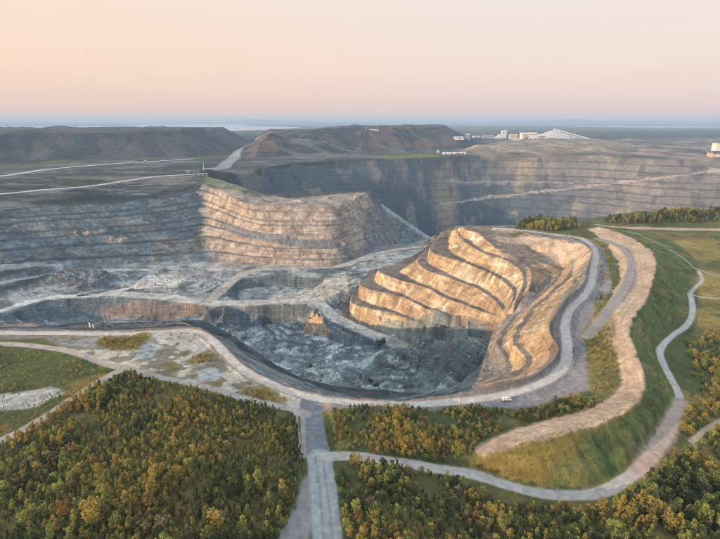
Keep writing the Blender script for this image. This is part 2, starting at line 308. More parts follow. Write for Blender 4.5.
def height(x, y):
    """final ground height and the masks that go with it"""
    x = np.asarray(x, float); y = np.asarray(y, float)
    pd = sdf(x, y, PIT, 40); pit = sstep(-3, 6, pd)
    r = np.hypot(x, y)
    far = sstep(1100, 1700, r)
    # rugged faces: the plan position of the survey is pushed about by noise
    onh = sstep(-10, 10, sdf(x, y, GOLD, 40)); a = (1.3+1.6*far)*pit*(1-0.6*onh)
    wx = fbm(x, y, 26, 4, 1)*2.6*a+fbm(x, y, 5, 3, 5)*1.6*a*(1-far*0.6); wy = fbm(x, y, 26, 4, 2)*2.6*a+fbm(x, y, 5, 3, 6)*1.6*a*(1-far*0.6)
    wx = wx+far*pit*fbm(x, y, 170, 3, 3)*50; wy = wy+far*pit*fbm(x, y, 170, 3, 4)*40
    wx = wx+(1-far)*pit*fbm(x, y, 60, 2, 3)*7*(1-onh); wy = wy+(1-far)*pit*fbm(x, y, 60, 2, 4)*7*(1-onh)
    h = base_h(x+wx, y+wy)
    height.warp = (x+wx, y+wy)
    for P, wd in FILLS:
        d = dist_line(x, y, P, 160); m = np.flatnonzero(d < 150)
        if len(m):
            a0, a1 = P[0], P[-1]; vx, vy = a1[0]-a0[0], a1[1]-a0[1]; t = np.clip(((x[m]-a0[0])*vx+(y[m]-a0[1])*vy)/(vx*vx+vy*vy), 0, 1)
            h[m] = np.maximum(h[m], a0[2]+(a1[2]-a0[2])*t-0.75*np.maximum(0, d[m]-wd)+fbm(x[m], y[m], 20, 3, 77)*4)
    h = h+pit*(fbm(x, y, 30, 5, 8)*1.8+fbm(x, y, 7, 4, 9)*1.2)*(1+0.8*far)*(1-0.55*onh)
    # heaps on the pit floors
    low = pit*sstep(-70, -84, h)*(1-sstep(690, 760, r))
    q_ = fbm(x, y, 55, 4, 11)*9; qf = np.floor(q_); led = (qf+sstep(0.72, 1.0, q_-qf)); h = h+low*(led*2.6*(0.35+0.65*sstep(-106, -112, h))+fbm(x, y, 9, 4, 12)*2.6)
    for (bx, by, rad, bh_) in BUMPS:
        d = np.hypot(x-bx, y-by); m = np.flatnonzero(d < rad*1.6)
        if len(m): h[m] += bh_*np.clip(1.25-(d[m]+fbm(x[m], y[m], rad*0.7, 4, 61)*rad*0.9)/rad, 0, 1)*(0.8+fbm(x[m], y[m], 7, 3, 62))
    tz = (1-pit)*sstep(950, 1050, r)*(1-sstep(1500, 1700, r))*sstep(150, 0, x)*sstep(3, 20, -pd); q2 = fbm(x*0.3, y, 70, 4, 79)*12; f2 = np.floor(q2); h = h+tz*(f2+sstep(0.75, 1.0, q2-f2))*3.2
    strip = np.exp(-((dist_line(x, y, STRIPL, 40))/9.0)**2); h = h+strip*(1.0+np.maximum(0, fbm(x, y, 12, 4, 13))*9)
    # near ground
    g = (1-pit)*(1-sstep(900, 1500, r)); h = h+g*(fbm(x, y, 60, 4, 14)*3.5+fbm(x, y, 9, 3, 15)*0.7)
    h = h+(1-pit)*sstep(1300, 2200, r)*(fbm(x, y, 300, 5, 16)*24+np.maximum(0, fbm(x, y, 110, 4, 17))*26)*(1-sstep(6000, 9000, r))*sstep(3, 40, -pd)
    h = h+sstep(16000, 30000, r)*np.maximum(0, fbm(x, y, 7000, 4, 72)+0.02)*700*(1-0.6*sstep(-8000, -16000, x))
    for P, Ht, sl, sd in ((DUMP1, 86, 0.55, 3), (DUMP2, 98, 0.45, 4), (DUMP3, 17, 0.25, 5)):
        s = sdf(x, y, P, 260); s = s+fbm(x, y, 160, 5, 20+sd)*70*sstep(0, 60, s)
        if sd == 4: Hm = Ht*(0.72+0.28*sstep(-360, -60, x-0.0))
        else: Hm = Ht
        h = h+np.clip(s*sl, 0, Hm+fbm(x, y, 250, 4, 30+sd)*(12 if sd == 3 else 18))*sstep(-2, 0, s)+np.clip(s, 0, 20)/20*fbm(x, y, 60, 4, 34+sd)*10
    # roads are graded: heights under them are smoothed to the line
    for P, wd, tr in GRADE:
        d = dist_line(x, y, P, wd+tr+2)
        m = np.flatnonzero(d < wd+tr+1)
        if len(m):
            A = np.array(P); best = np.full(len(m), 1e9); zz = np.zeros(len(m))
            for i in range(len(A)-1):
                vx, vy = A[i+1, 0]-A[i, 0], A[i+1, 1]-A[i, 1]; t = np.clip(((x[m]-A[i, 0])*vx+(y[m]-A[i, 1])*vy)/(vx*vx+vy*vy+1e-9), 0, 1)
                dd = np.hypot(x[m]-A[i, 0]-t*vx, y[m]-A[i, 1]-t*vy); k = dd < best; best[k] = dd[k]; zz[k] = (A[i, 2]*(1-t)+A[i+1, 2]*t)[k]
            w = 1-sstep(wd, wd+tr, best); h[m] = h[m]*(1-w)+(zz+fbm(x[m], y[m], 6, 3, 19)*0.25)*w
    d = dist_line(x, y, RIMROAD, 8); h = h+0.9*np.exp(-((d-4.3)/0.8)**2)*(0.6+fbm(x, y, 5, 2, 78)*1.4)*sstep(-6, 1, -pd)*(r < 700)
    lk = np.maximum(sdf(x, y, LAKE, 400), sdf(x, y, LAKE2, 400)); h = np.where(lk > 0, 0.0, h)
    return h, pd, lk
STRIPL = WL([(-120,327,-20),(0,326.5,-22),(60,326,-22),(110,325,-22),(160,323.5,-22),(180,322,-24)])
FILLS = [([W(381,204,-62), W(432,239,-150)], 9)]
GOLD = [W(*p) for p in ((341,310,-100),(349,294,-86),(362,278,-71),(377,267,-57),(412,256,-42),(424,244,-27),(452,228,-2),(490,238,-2),(520,262,-8),(530,290,-17),(505,318,-35),(497,336,-54),(440,339,-95),(385,333,-103),(355,321,-103))]
BUMPS = [W(px, py, z)[:2]+(r0, h0) for px, py, z, r0, h0 in ((313,323,-108,13,16),(320,328,-110,9,11),(70,277,-84,24,8),(88,281,-86,26,9),(104,279,-87,20,8),(40,272,-80,22,5),(226,290,-92,14,6),(258,331,-114,18,4),(352,352,-115,24,5),(420,358,-115,26,6),(300,345,-115,22,4),(460,358,-100,18,6),(330,372,-118,26,6),(395,372,-118,30,7),(357,199,-15,13,9),(300,202,-15,16,5),(328,200,-15,14,6),(262,201,-12,12,7),(345,204,-15,9,4),(375,286,-90,14,4))]
GRADE = [(RIMROAD, 3, 1.5), (ACCESS_TOP, 6, 4), (ACCESS, 5, 4), (TRAIL, 2.6, 4), (TRAIL2, 2, 3), (PITR[0], 6, 5), (PITR[1], 6, 5), (PITR[3], 9, 5), (PITR[4], 7, 5), (BANKROAD, 3, 3), (TOPROADS[0], 9, 30), (TOPROADS[1], 9, 40)]

# ------------------------------------------------------------------ the terrain grid: finer near the camera, out past the horizon
Q = 1.0
fine = np.radians(np.linspace(-47, 47, int(1330*Q)))
th = np.concatenate([np.radians(np.linspace(-180, -48, 90)), fine, np.radians(np.linspace(48, 180, 90))])
rr = np.concatenate([[4, 20, 40, 60, 75, 88], np.geomspace(98, 1150, int(1000*Q)), np.geomspace(1153, 2150, int(330*Q)), np.geomspace(2158, 3600, int(110*Q)), np.geomspace(3640, 60000, 90)])
TH, RR = np.meshgrid(th, rr); X = (RR*np.sin(TH)).ravel(); Y = (RR*np.cos(TH)).ravel()
Hh, PD, LK = height(X, Y); XW, YW = height.warp
nr, na = len(rr), len(th)
Hg = Hh.reshape(nr, na)
Xg, Yg = X.reshape(nr, na), Y.reshape(nr, na)
# slope
dr = np.gradient(Hg, axis=0)/np.maximum(np.gradient(RR, axis=0), 1e-6); da = np.gradient(Hg, axis=1)/np.maximum(RR*np.gradient(TH, axis=1), 1e-6)
slope = np.hypot(dr, da).ravel()
r_ = np.hypot(X, Y)

def hit(pts):
    """where the sight lines through survey pixels meet the finished ground"""
    o = []
    for px, py in pts:
        dx, dy = (px-360)/F, -(py-269.5)/F; d = np.array((dx, CP+dy*SP, -SP+dy*CP)); d /= np.linalg.norm(d)
        t = np.geomspace(110, 9000, 2600); P = d[None, :]*t[:, None]; h, _, _ = height(P[:, 0], P[:, 1]); b = np.flatnonzero(P[:, 2]+H < h)
        i = b[0] if len(b) else len(t)-1; o.append((P[i, 0], P[i, 1], h[i]))
    return o
WRAMP = smooth([tuple(p) for p in hit([(222,226),(235,231),(262,237.5),(300,243),(345,249)])], 5); FRAMP = [W(381,204,-62), W(432,239,-150)]; FARROAD = smooth([tuple(p) for p in hit([(440+i*6, 204-i*0.70) for i in range(50)])], 2)
FROAD2 = smooth([tuple(p) for p in hit([(446+i*6, 182.5) for i in range(28)])], 2)
C = np.zeros((len(X), 3)); ROCK = np.full(len(X), 0.6)
def paint(m, c, var=None):
    m = np.clip(m, 0, 1)[:, None]; C[:] = C*(1-m)+np.array(c)[None, :]*m
n1 = fbm(X, Y, 40, 5, 41); n2 = fbm(X, Y, 9, 4, 42); n3 = fbm(X, Y, 3, 3, 43); n4 = fbm(X, Y, 120, 4, 44); n5 = fbm(X, Y, 14, 4, 45)
paint(np.ones(len(X)), (0.085, 0.09, 0.033))                        # rough grass and scrub floor
paint(sstep(0.0, 0.25, n1+n2*0.6), (0.16, 0.125, 0.045))
paint(sstep(0.05, 0.3, -n1+n2*0.6), (0.055, 0.075, 0.025))
# far country
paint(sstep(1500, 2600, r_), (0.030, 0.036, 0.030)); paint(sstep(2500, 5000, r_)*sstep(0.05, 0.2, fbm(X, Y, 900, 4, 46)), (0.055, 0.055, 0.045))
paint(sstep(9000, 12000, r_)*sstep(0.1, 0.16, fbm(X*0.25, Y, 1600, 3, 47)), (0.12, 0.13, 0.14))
# ground around the mine: grey-brown waste rock
mine = WL([(-500,205,0),(-200,190),(0,180),(0,166),(190,158),(260,158),(300,152),(450,150),(640,140),(760,140),(1100,160),(1100,240),(760,209),(640,211),(600,216),(560,225),(480,226),(300,200),(0,214),(-500,262)])
mm = sstep(-15, 15, sdf(X, Y, mine, 60)+n2*30); paint(mm, (0.066, 0.076, 0.078)); ROCK = np.maximum(ROCK, mm)
paint(mm*sstep(0.05, 0.2, n4+n2*0.5)*0.7, (0.12, 0.12, 0.118)); paint(mm*sstep(0.05, 0.3, -n1-n2*0.4), (0.055, 0.068, 0.07))
rightw = WL([(470,158),(480,140),(760,138),(1100,150),(1100,200),(760,162),(600,157)])
rw = sstep(-20, 20, sdf(X, Y, rightw, 60)+n2*40); n6 = fbm(X, Y*0.6, 90, 5, 66)
paint(rw*0.8, (0.16, 0.13, 0.12)); paint(rw*sstep(0.02, 0.15, n6), (0.27, 0.21, 0.17)); paint(rw*sstep(0.04, 0.16, -n6), (0.075, 0.075, 0.065)); mi = mm*(1-rw); paint(mi*sstep(0.05, 0.16, n6)*0.6, (0.20, 0.19, 0.185)); paint(mi*sstep(0.05, 0.18, -n6)*0.7, (0.06, 0.068, 0.06))
for P, c in ((WL([(370,160),(372,156),(400,153),(440,154),(442,158),(410,160)]), (0.15, 0.14, 0.035)), (WL([(60,186),(80,178),(150,171),(170,172),(150,178),(100,185)]), (0.07, 0.075, 0.035))):
    paint(sstep(-8, 8, sdf(X, Y, P, 30)+n2*14)*0.85, c)
for P, base, alt in ((DUMP1, (0.040, 0.050, 0.060), (0.085, 0.078, 0.075)), (DUMP2, (0.042, 0.050, 0.062), (0.13, 0.09, 0.075)), (DUMP3, (0.20, 0.16, 0.12), (0.33, 0.27, 0.20))):
    s = sdf(X, Y, P, 60); m = sstep(-4, 10, s); paint(m, base); paint(m*sstep(0.02, 0.2, n4*1.0+n1*0.7+n2*0.4), alt); ROCK = np.maximum(ROCK, m)
def line(P, w, c, soft=1.5, wob=1.0, a=1.0):
    d = dist_line(X, Y, P, w+soft+6)+n2*wob*2.5+n3*wob; k = (1-sstep(w, w+soft, d))*a; paint(k, c); ROCK[:] = ROCK*(1-k*0.85)
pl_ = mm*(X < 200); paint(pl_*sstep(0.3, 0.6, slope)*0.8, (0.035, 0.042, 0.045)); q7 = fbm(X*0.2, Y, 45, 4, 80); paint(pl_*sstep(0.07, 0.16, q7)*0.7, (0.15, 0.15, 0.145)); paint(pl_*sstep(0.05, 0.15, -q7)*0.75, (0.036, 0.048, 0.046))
line(TOPROADS[0], 6, (0.42, 0.40, 0.38), 4, 1.5); line(TOPROADS[1], 8, (0.42, 0.42, 0.42), 6, 3); line(TOPROADS[2], 16, (0.22, 0.24, 0.26), 10, 3)
# the pit
pit = sstep(-3, 4, PD); ROCK = np.maximum(ROCK, pit)
steep = sstep(0.35, 0.9, slope)
paint(pit, (0.125, 0.155, 0.17))
paint(pit*sstep(-0.02, 0.22, n1+n2*0.5), (0.22, 0.205, 0.185)); paint(pit*sstep(0.0, 0.25, -n4-n2*0.5), (0.11, 0.13, 0.14))
floor = pit*sstep(-86, -96, Hh)*(1-sstep(700, 760, r_)); flat = 1-sstep(0.25, 0.6, slope)
flr2 = pit*sstep(-80, -84, Hh)*(1-sstep(780, 850, r_))
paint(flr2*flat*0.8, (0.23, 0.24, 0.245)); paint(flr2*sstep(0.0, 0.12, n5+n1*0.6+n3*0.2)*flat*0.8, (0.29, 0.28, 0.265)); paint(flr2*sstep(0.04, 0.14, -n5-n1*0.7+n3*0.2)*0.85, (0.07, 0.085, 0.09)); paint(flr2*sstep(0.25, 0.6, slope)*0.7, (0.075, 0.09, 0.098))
deep = pit*sstep(-107, -112, Hh)*(1-sstep(700, 760, r_))
dk = sdf(X, Y, WL([(228,330,-115),(262,334,-115),(330,350,-115),(400,352,-115),(478,352,-115),(478,400,-115),(300,400,-115),(236,350,-115)]), 40)
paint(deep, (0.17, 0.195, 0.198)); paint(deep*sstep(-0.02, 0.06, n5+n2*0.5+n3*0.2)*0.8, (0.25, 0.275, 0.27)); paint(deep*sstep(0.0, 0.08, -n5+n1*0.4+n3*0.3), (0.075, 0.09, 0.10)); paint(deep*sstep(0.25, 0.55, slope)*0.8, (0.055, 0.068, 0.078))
paint(deep*sstep(-6, 10, dk+n2*20)*0.62, (0.095, 0.115, 0.12)); paint(deep*sstep(-4, 8, dk)*sstep(0.06, 0.14, n2+n5*0.5)*0.8, (0.25, 0.30, 0.29)); paint(deep*sstep(0.06, 0.16, fbm(X, Y, 4, 3, 75))*0.35, (0.06, 0.075, 0.08))
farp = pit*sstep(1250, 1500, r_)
paint(farp*0.9, (0.072, 0.10, 0.12)); paint(farp*sstep(0, 900, X+n4*500)*0.85, (0.20, 0.175, 0.165)); paint(farp*sstep(-60, -130, Hh+n1*70)*(1-sstep(500, 1100, X))*0.85, (0.055, 0.085, 0.11)); paint(farp*sstep(0.06, 0.2, fbm(X, Y, 45, 4, 73))*0.5, (0.30, 0.25, 0.21)); paint(farp*sstep(0.06, 0.2, fbm(X, Y, 38, 4, 74))*0.55, (0.05, 0.06, 0.07))  # lower far wall tinted dark blue: its shadow is painted in
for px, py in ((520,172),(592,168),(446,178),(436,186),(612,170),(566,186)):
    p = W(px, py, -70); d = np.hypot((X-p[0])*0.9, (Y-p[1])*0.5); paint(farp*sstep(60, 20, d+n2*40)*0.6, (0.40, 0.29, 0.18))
# flat benches darkened: their dim light is put into the colour
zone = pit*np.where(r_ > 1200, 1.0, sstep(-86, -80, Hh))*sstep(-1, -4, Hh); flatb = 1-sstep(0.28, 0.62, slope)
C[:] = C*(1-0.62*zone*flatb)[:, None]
lw = pit*(r_ < 1250)*sstep(-100, -80, Hh)*(X < 20); paint(lw*sstep(0.03, 0.16, fbm(X, Y, 26, 4, 64))*steep*0.55, (0.24, 0.27, 0.27)); paint(lw*sstep(0.08, 0.2, fbm(X, Y, 20, 4, 65))*0.6, (0.07, 0.08, 0.085))
C[:] = C*(1+0.55*deep+0.12*flr2)[:, None]*np.array([0.96, 1.0, 1.02])
# golden hill
HILL = WL([(335,322,-103),(338,300,-86),(350,285,-71),(372,266,-57),(405,250,-42),(425,240,-27),(446,226,-5),(470,224,-2),(520,228,-2),(600,240,2),(600,262,2),(590,282,2),(570,300,2),(552,335,2),(562,350,2),(552,375,2),(520,384,0),(478,391,-4),(479,384,-25),(486,362,-32),(494,342,-40),(500,338,-52),(484,346,-80),(440,342,-104),(385,338,-108)])
hs = sdf(X, Y, HILL, 30); hm = sstep(-4, 4, hs+n2*6)*pit
streak = fbm(X*0.6+Y*0.5, (Y-X)*0.05, 3.0, 3, 50)
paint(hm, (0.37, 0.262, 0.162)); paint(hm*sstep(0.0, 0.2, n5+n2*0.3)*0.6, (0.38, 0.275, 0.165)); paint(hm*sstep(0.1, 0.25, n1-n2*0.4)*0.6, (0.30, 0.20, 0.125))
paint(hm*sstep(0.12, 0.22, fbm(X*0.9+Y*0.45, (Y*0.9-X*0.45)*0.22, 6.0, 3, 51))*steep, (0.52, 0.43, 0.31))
paint(hm*(1-sstep(0.35, 0.75, slope))*0.85, (0.15, 0.13, 0.12))  # hill flats painted dark, as grazing sun would leave them
lowg = sstep(-3, 3, sdf(X, Y, WL([(366,322,-98),(385,317,-90),(410,321,-90),(436,327,-84),(470,325,-64),(498,322,-44),(500,338,-54),(484,345,-70),(440,346,-100),(385,342,-106)]), 20)+n2*8)*pit; paint(lowg*0.85, (0.19, 0.215, 0.195))  # shadow on the foot of the hill painted in grey-green
gy = sdf(X, Y, WL([(476,392,-30),(487,360,-30),(497,333,-30),(512,312,-29),(530,296,-28),(556,268,-24),(540,262,-16),(556,276,-19),(538,298,-19),(520,314,-19),(508,328,-19),(502,343,-19),(508,360,-19),(505,375,-19)]), 30)
paint(sstep(-3, 3, gy+n2*8)*0.8, (0.17, 0.165, 0.165))
# pale spill chutes down the sunlit faces
for (a0, b0, a1, b1) in ((503,257,492,282),(507,262,500,286),(517,276,507,300),(522,283,514,303),(470,257,463,266),(474,259,468,268),(455,264,449,274),(480,274,474,284),(488,278,483,288),(436,276,430,285),(440,277,434,287),(462,288,456,297),(412,289,404,297),(418,291,411,298),(380,291,374,300),(385,293,380,303),(356,305,351,316),(400,303,394,311),(492,270,487,280),(474,300,468,307),(448,303,443,311)):
    pl = [tuple(p) for p in hit([(a0+(a1-a0)*k/3, b0+(b1-b0)*k/3) for k in range(4)])]
    if max(math.dist(pl[i][:2], pl[i+1][:2]) for i in range(3)) < 30: line(pl, 0.5, (0.56, 0.47, 0.35), 0.9, 0.4, 0.75)
# promontory and walls beside it
pm = sstep(-16, 10, sdf(X, Y, PROM, 30)+n2*26+n5*16)*pit
paint(pm*0.9, (0.34, 0.265, 0.21)); paint(pm*sstep(0.0, 0.2, n2+n1*0.6)*0.5, (0.44, 0.37, 0.29)); paint(pm*sstep(0.02, 0.2, -n2+n1*0.3)*0.5, (0.24, 0.19, 0.155)); paint(pm*(1-sstep(0.25, 0.5, slope))*0.55, (0.22, 0.21, 0.20))
pr = sdf(X, Y, WL([(362,203,-15),(376,190,-14),(400,225,-130),(388,250,-96),(364,256,-92)]), 30); paint(sstep(-6, 6, pr+n2*8)*0.8, (0.16, 0.16, 0.17))  # shade of the promontory's right flank painted on in dark grey
for px, py, z, rad, c in ((76,212,-12,22,(0.42,0.30,0.20)),(112,214,-16,20,(0.40,0.30,0.21)),(124,216,-16,14,(0.36,0.29,0.21)),(45,214,-12,16,(0.27,0.25,0.20))):
    p = W(px, py, z); d = np.hypot(X-p[0], Y-p[1]); paint(sstep(rad, rad*0.5, d+n2*30)*sstep(-0.06, 0.08, n2+n3*0.4)*0.85, c)
gg = sdf(X, Y, WL([(204,176,4),(228,178,4),(262,192,-10),(262,198,-12),(230,188,0),(206,182,2)]), 12); paint(sstep(-2, 4, gg)*0.7, (0.14, 0.15, 0.08))
# shade of the bench flats painted as dark bands along the survey lines
sel = np.flatnonzero((PD > 0) & (r_ < 2300) & (np.abs(X) < 1500))
for kind_, P in BERMS:
    bb = sel[(XW[sel] > min(p[0] for p in P)-5) & (XW[sel] < max(p[0] for p in P)+5) & (YW[sel] > min(p[1] for p in P)-5) & (YW[sel] < max(p[1] for p in P)+5)]
    if not len(bb): continue
    sd_ = sdf(XW[bb], YW[bb], P, 6); k = sstep(-1.0, 1.2, sd_+n2[bb]*1.5)*(0.72 if kind_ == 'hill' else 0.55)
    if kind_ == 'wall': k = k*sstep(-0.28, 0.0, n4[bb]+n2[bb]*0.4)
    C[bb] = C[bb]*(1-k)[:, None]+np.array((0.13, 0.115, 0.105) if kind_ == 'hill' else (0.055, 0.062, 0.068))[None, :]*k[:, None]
# loose ground in the pit
wf = sdf(X, Y, WL([(128,289,-90),(146,277,-91),(184,274,-91),(186,281,-91),(174,289,-90)]), 20); paint(sstep(-2, 2, wf+n2*4), (0.46, 0.44, 0.41))
wf2 = sdf(X, Y, WL([(272,292,-92),(300,282,-91),(345,278,-91),(350,292,-91),(330,300,-92),(300,299,-92)]), 20); paint(sstep(-4, 4, wf2+n2*18)*0.8, (0.42, 0.38, 0.33))
ob = sdf(X, Y, WL([(300,318,-96),(312,312,-94),(330,326,-103),(324,335,-114),(308,331,-112)]), 10); paint(sstep(-2, 2, ob+n2*3), (0.40, 0.28, 0.18))
bw = sdf(X, Y, WL([(100,299,-88),(204,303,-90),(204,318,-108),(105,324,-110)]), 15); paint(sstep(-3, 3, bw+n2*5)*0.55, (0.24, 0.165, 0.13))
paint(np.exp(-(dist_line(X, Y, STRIPL, 60)/16)**2)*sstep(-0.1, 0.1, n2+0.02)*0.8, (0.26, 0.20, 0.17))
for i, (P, w, c) in enumerate(((PITR[0], 5, (0.28, 0.30, 0.30)), (PITR[1], 5, (0.42, 0.44, 0.43)), (PITR[2], 4, (0.26, 0.27, 0.28)), (PITR[3], 8, (0.36, 0.35, 0.325)), (PITR[4], 6, (0.33, 0.30, 0.27)), (WRAMP, 6, (0.16, 0.16, 0.165)), (FRAMP, 17, (0.26, 0.30, 0.32)), (FARROAD, 0.5, (0.36, 0.32, 0.30)), (FROAD2, 0.5, (0.28, 0.26, 0.24)))):
    line(P, w, c, 3, 1.2)
PITROADS = PITR+[WRAMP]
# near ground: pale gravel, verge of the rim road
verge = 1-sstep(0, 3, dist_line(X, Y, RIMROAD, 40)-7-n1*9); out_ = sstep(3, -1, PD)
paint(verge*(r_ < 900)*0.9, (0.19, 0.175, 0.165)); paint(verge*(r_ < 330)*sstep(-7, -2, PD)*0.8, (0.19, 0.145, 0.12))
apron = sdf(X, Y, WL([(310,403),(400,410),(470,406),(520,412),(560,398),(590,392),(588,368),(585,350),(578,336),(592,322),(606,300),(612,283),(606,262),(600,246),(590,240),(560,236),(590,262),(560,330),(566,360),(520,390),(400,405)]), 20)
paint(sstep(-2, 2, apron+n2*3), (0.20, 0.185, 0.19)); paint(sstep(-2, 2, apron+n2*3)*sstep(0.0, 0.2, n5+n2)*0.5, (0.27, 0.245, 0.235))
pale = sdf(X, Y, WL([(40,338),(120,336),(200,334),(218,348),(240,372),(280,392),(306,404),(308,414),(250,404),(180,384),(130,374),(90,360)]), 20)
pv = sstep(-2, 2, pale+n2*6); paint(pv*0.9, (0.20, 0.185, 0.15)); paint(pv*sstep(0.0, 0.14, n2+n5*0.7+n3*0.3)*0.85, (0.45, 0.42, 0.35)); paint(pv*sstep(0.1, 0.25, -n2-n3*0.5)*0.7, (0.12, 0.115, 0.07)); paint(pv*sstep(0.08, 0.18, n1-n5*0.5+0.02)*0.85, (0.17, 0.135, 0.045))
for P, c in ((WL([(60,340),(100,339),(96,349),(62,349)]), (0.24, 0.24, 0.25)), (WL([(134,350),(152,343),(160,352),(150,361),(136,360)]), (0.28, 0.32, 0.35)), (WL([(196,372),(214,366),(224,374),(216,384),(200,384)]), (0.28, 0.32, 0.34)), (WL([(-30,398),(20,396),(62,392),(66,398),(40,410),(-30,412)]), (0.42, 0.42, 0.41)),
             (WL([(150,334),(195,333),(210,346),(200,352),(165,346)]), (0.40, 0.38, 0.34))):
    paint(sstep(-1.5, 1.5, sdf(X, Y, P, 10)+n2*5)*sstep(-0.25, 0.02, n3+n2*0.4+0.1)*0.9, c)
for P, c in ((WL([(92,344),(120,338),(148,338),(140,352),(112,352)]), (0.13, 0.10, 0.02)), (WL([(184,362),(200,354),(216,354),(210,362),(190,366)]), (0.16, 0.12, 0.02)), (WL([(236,386),(262,390),(290,402),(280,408),(244,398)]), (0.17, 0.115, 0.025))):
    paint(sstep(-2, 2, sdf(X, Y, P, 10)+n2*5)*0.85, c)
lg = sdf(X, Y, WL([(-200,345),(0,342),(70,356),(130,374),(96,392),(60,415),(0,450),(-200,480)]), 20)
lgm = sstep(-1, 2, lg+n2*3)*(1-sstep(-1, 1, -1-pv)); paint(lgm*sstep(-0.1, 0.05, n5)*0.8, (0.065, 0.082, 0.028)); paint(lgm*sstep(0.0, 0.16, n1+n2*0.5)*0.85, (0.17, 0.115, 0.035)); paint(lgm*sstep(0.12, 0.22, n5-n2*0.4)*0.7, (0.04, 0.055, 0.02))
paint(sstep(-1.5, 1.5, sdf(X, Y, WL([(-30,396),(20,394),(64,390),(60,398),(40,410),(-30,414)]), 10)+n2*8)*0.75, (0.40, 0.40, 0.39))
# right: sand embankment, grass slopes
inn = WL(INN); cre = WL(CRE); EMB = inn+cre[::-1]
em = sstep(-1.2, 1.2, sdf(X, Y, EMB, 10)+n2*4+n3*2); paint(em, (0.43, 0.325, 0.235)); paint(em*sstep(0.05, 0.2, n2+n3*0.6)*0.6, (0.30, 0.22, 0.15))
inner = sdf(X, Y, WL([(590,322,1),(602,338,2),(615,345,4),(620,372,4),(616,388,3),(596,402,2),(560,416,1),(596,402,1),(616,388,1),(614,366,1),(600,345,1),(588,330,1)]), 10)
paint(sstep(-3, 1, inner+n2*4)*0.8, (0.17, 0.14, 0.045))
slp = sdf(X, Y, cre+WL(TOE)[::-1], 20); sm_ = sstep(0, 2.5, slp+n2*3); paint(sm_*0.95, (0.092, 0.12, 0.040)); paint(sm_*sstep(0.0, 0.16, n5+n2*0.7+n3*0.3)*0.7, (0.17, 0.15, 0.055)); paint(sm_*sstep(0.08, 0.2, -n2-n3*0.5)*0.6, (0.04, 0.058, 0.022))
frs = sdf(X, Y, WL([(470,455,0),(520,447,3),(580,432,5),(560,470,-4),(520,484,-6),(470,470,-3)]), 12); paint(sstep(-6, 6, frs+n2*4)*0.75, (0.23, 0.15, 0.04))
rg = sdf(X, Y, WL([(672,238,0),(760,238,0),(900,300,0),(900,560,-8),(690,520,-8),(684,400,-8),(672,345,-6),(700,300,-5),(698,262,-5)]), 20)
rm = sstep(-2, 3, rg+n2*4); paint(rm*sstep(-0.06, 0.12, n1+n2*0.4)*0.8, (0.26, 0.20, 0.07)); paint(rm*sstep(0.04, 0.2, -n1+n2*0.3)*0.8, (0.08, 0.11, 0.04)); paint(rm*sstep(0.06, 0.16, n2+n3*0.4)*0.5, (0.12, 0.10, 0.04))
bs = sdf(X, Y, WL([(594,300,0),(606,290,0),(614,320,0),(618,380,0),(600,398,0),(588,392,0),(586,350,0),(592,330,0)]), 10); paint(sstep(-1, 2, bs+n2*4)*0.8, (0.17, 0.145, 0.05))
MIDT = [lerp(a_, b_, 0.5) for a_, b_ in zip(resample(smooth(inn, 3), 60), resample(smooth(cre, 3), 60))]
for t_ in (0.30, 0.42, 0.58, 0.72): line([lerp(a_, b_, t_) for a_, b_ in zip(resample(smooth(inn, 3), 60), resample(smooth(cre, 3), 60))][18:], 0.25, (0.30, 0.225, 0.165), 0.6, 0.35, 0.5)
line(BANKROAD, 2.5, (0.25, 0.235, 0.235), 2.2, 0.8, 0.85)
line(RIDGE, 5, (0.36, 0.28, 0.20), 4, 1.0); line(HILLTRACK, 8, (0.40, 0.31, 0.23), 8, 1)
line(ACCESS_TOP, 4.6, (0.165, 0.18, 0.20), 0.8, 0.15); line(RIMROAD, 1.9, (0.44, 0.405, 0.37), 1.8, 0.5); line(BRANCH, 3.0, (0.22, 0.22, 0.22), 3, 1.0); line(ACCESS, 4.2, (0.29, 0.315, 0.32), 1.4, 0.5); line([(p[0]-1.4, p[1], 0) for p in ACCESS], 0.3, (0.23, 0.245, 0.25), 0.5, 0.2); line([(p[0]+1.4, p[1], 0) for p in ACCESS], 0.3, (0.23, 0.245, 0.25), 0.5, 0.2)
line(TRAIL, 2.0, (0.38, 0.365, 0.35), 1.5, 0.5); line(TRAIL2, 1.3, (0.40, 0.39, 0.38), 1.2, 0.4); line(TRAIL6, 0.9, (0.34, 0.33, 0.30), 1.2, 0.4); line(TRAIL3, 0.8, (0.32, 0.30, 0.27), 1, 0.3); line(TRAIL4, 0.9, (0.25, 0.22, 0.17), 1.5, 0.3); line(TRAIL5, 0.9, (0.36, 0.30, 0.24), 1, 0.2)
line(smooth(WL([(681,402,-7),(676,414,-7),(664,437,-7),(650,457,-7),(640,470,-7)]), 5), 2.4, (0.36, 0.27, 0.22), 3, 1.0, 0.8)
line(LTRACK, 1.8, (0.34, 0.30, 0.27), 1.5, 0.4); line(LTRACK2, 1.8, (0.30, 0.27, 0.24), 1.5, 0.4); line(LTRACK3, 0.7, (0.30, 0.28, 0.26), 0.8, 0.2)
line([(p[0]-7.0, p[1], 0) for p in ACCESS_TOP], 0.5, (0.36, 0.34, 0.32), 0.5, 0.1)
lake = LK > 0; C[lake] = (0.62, 0.62, 0.62)
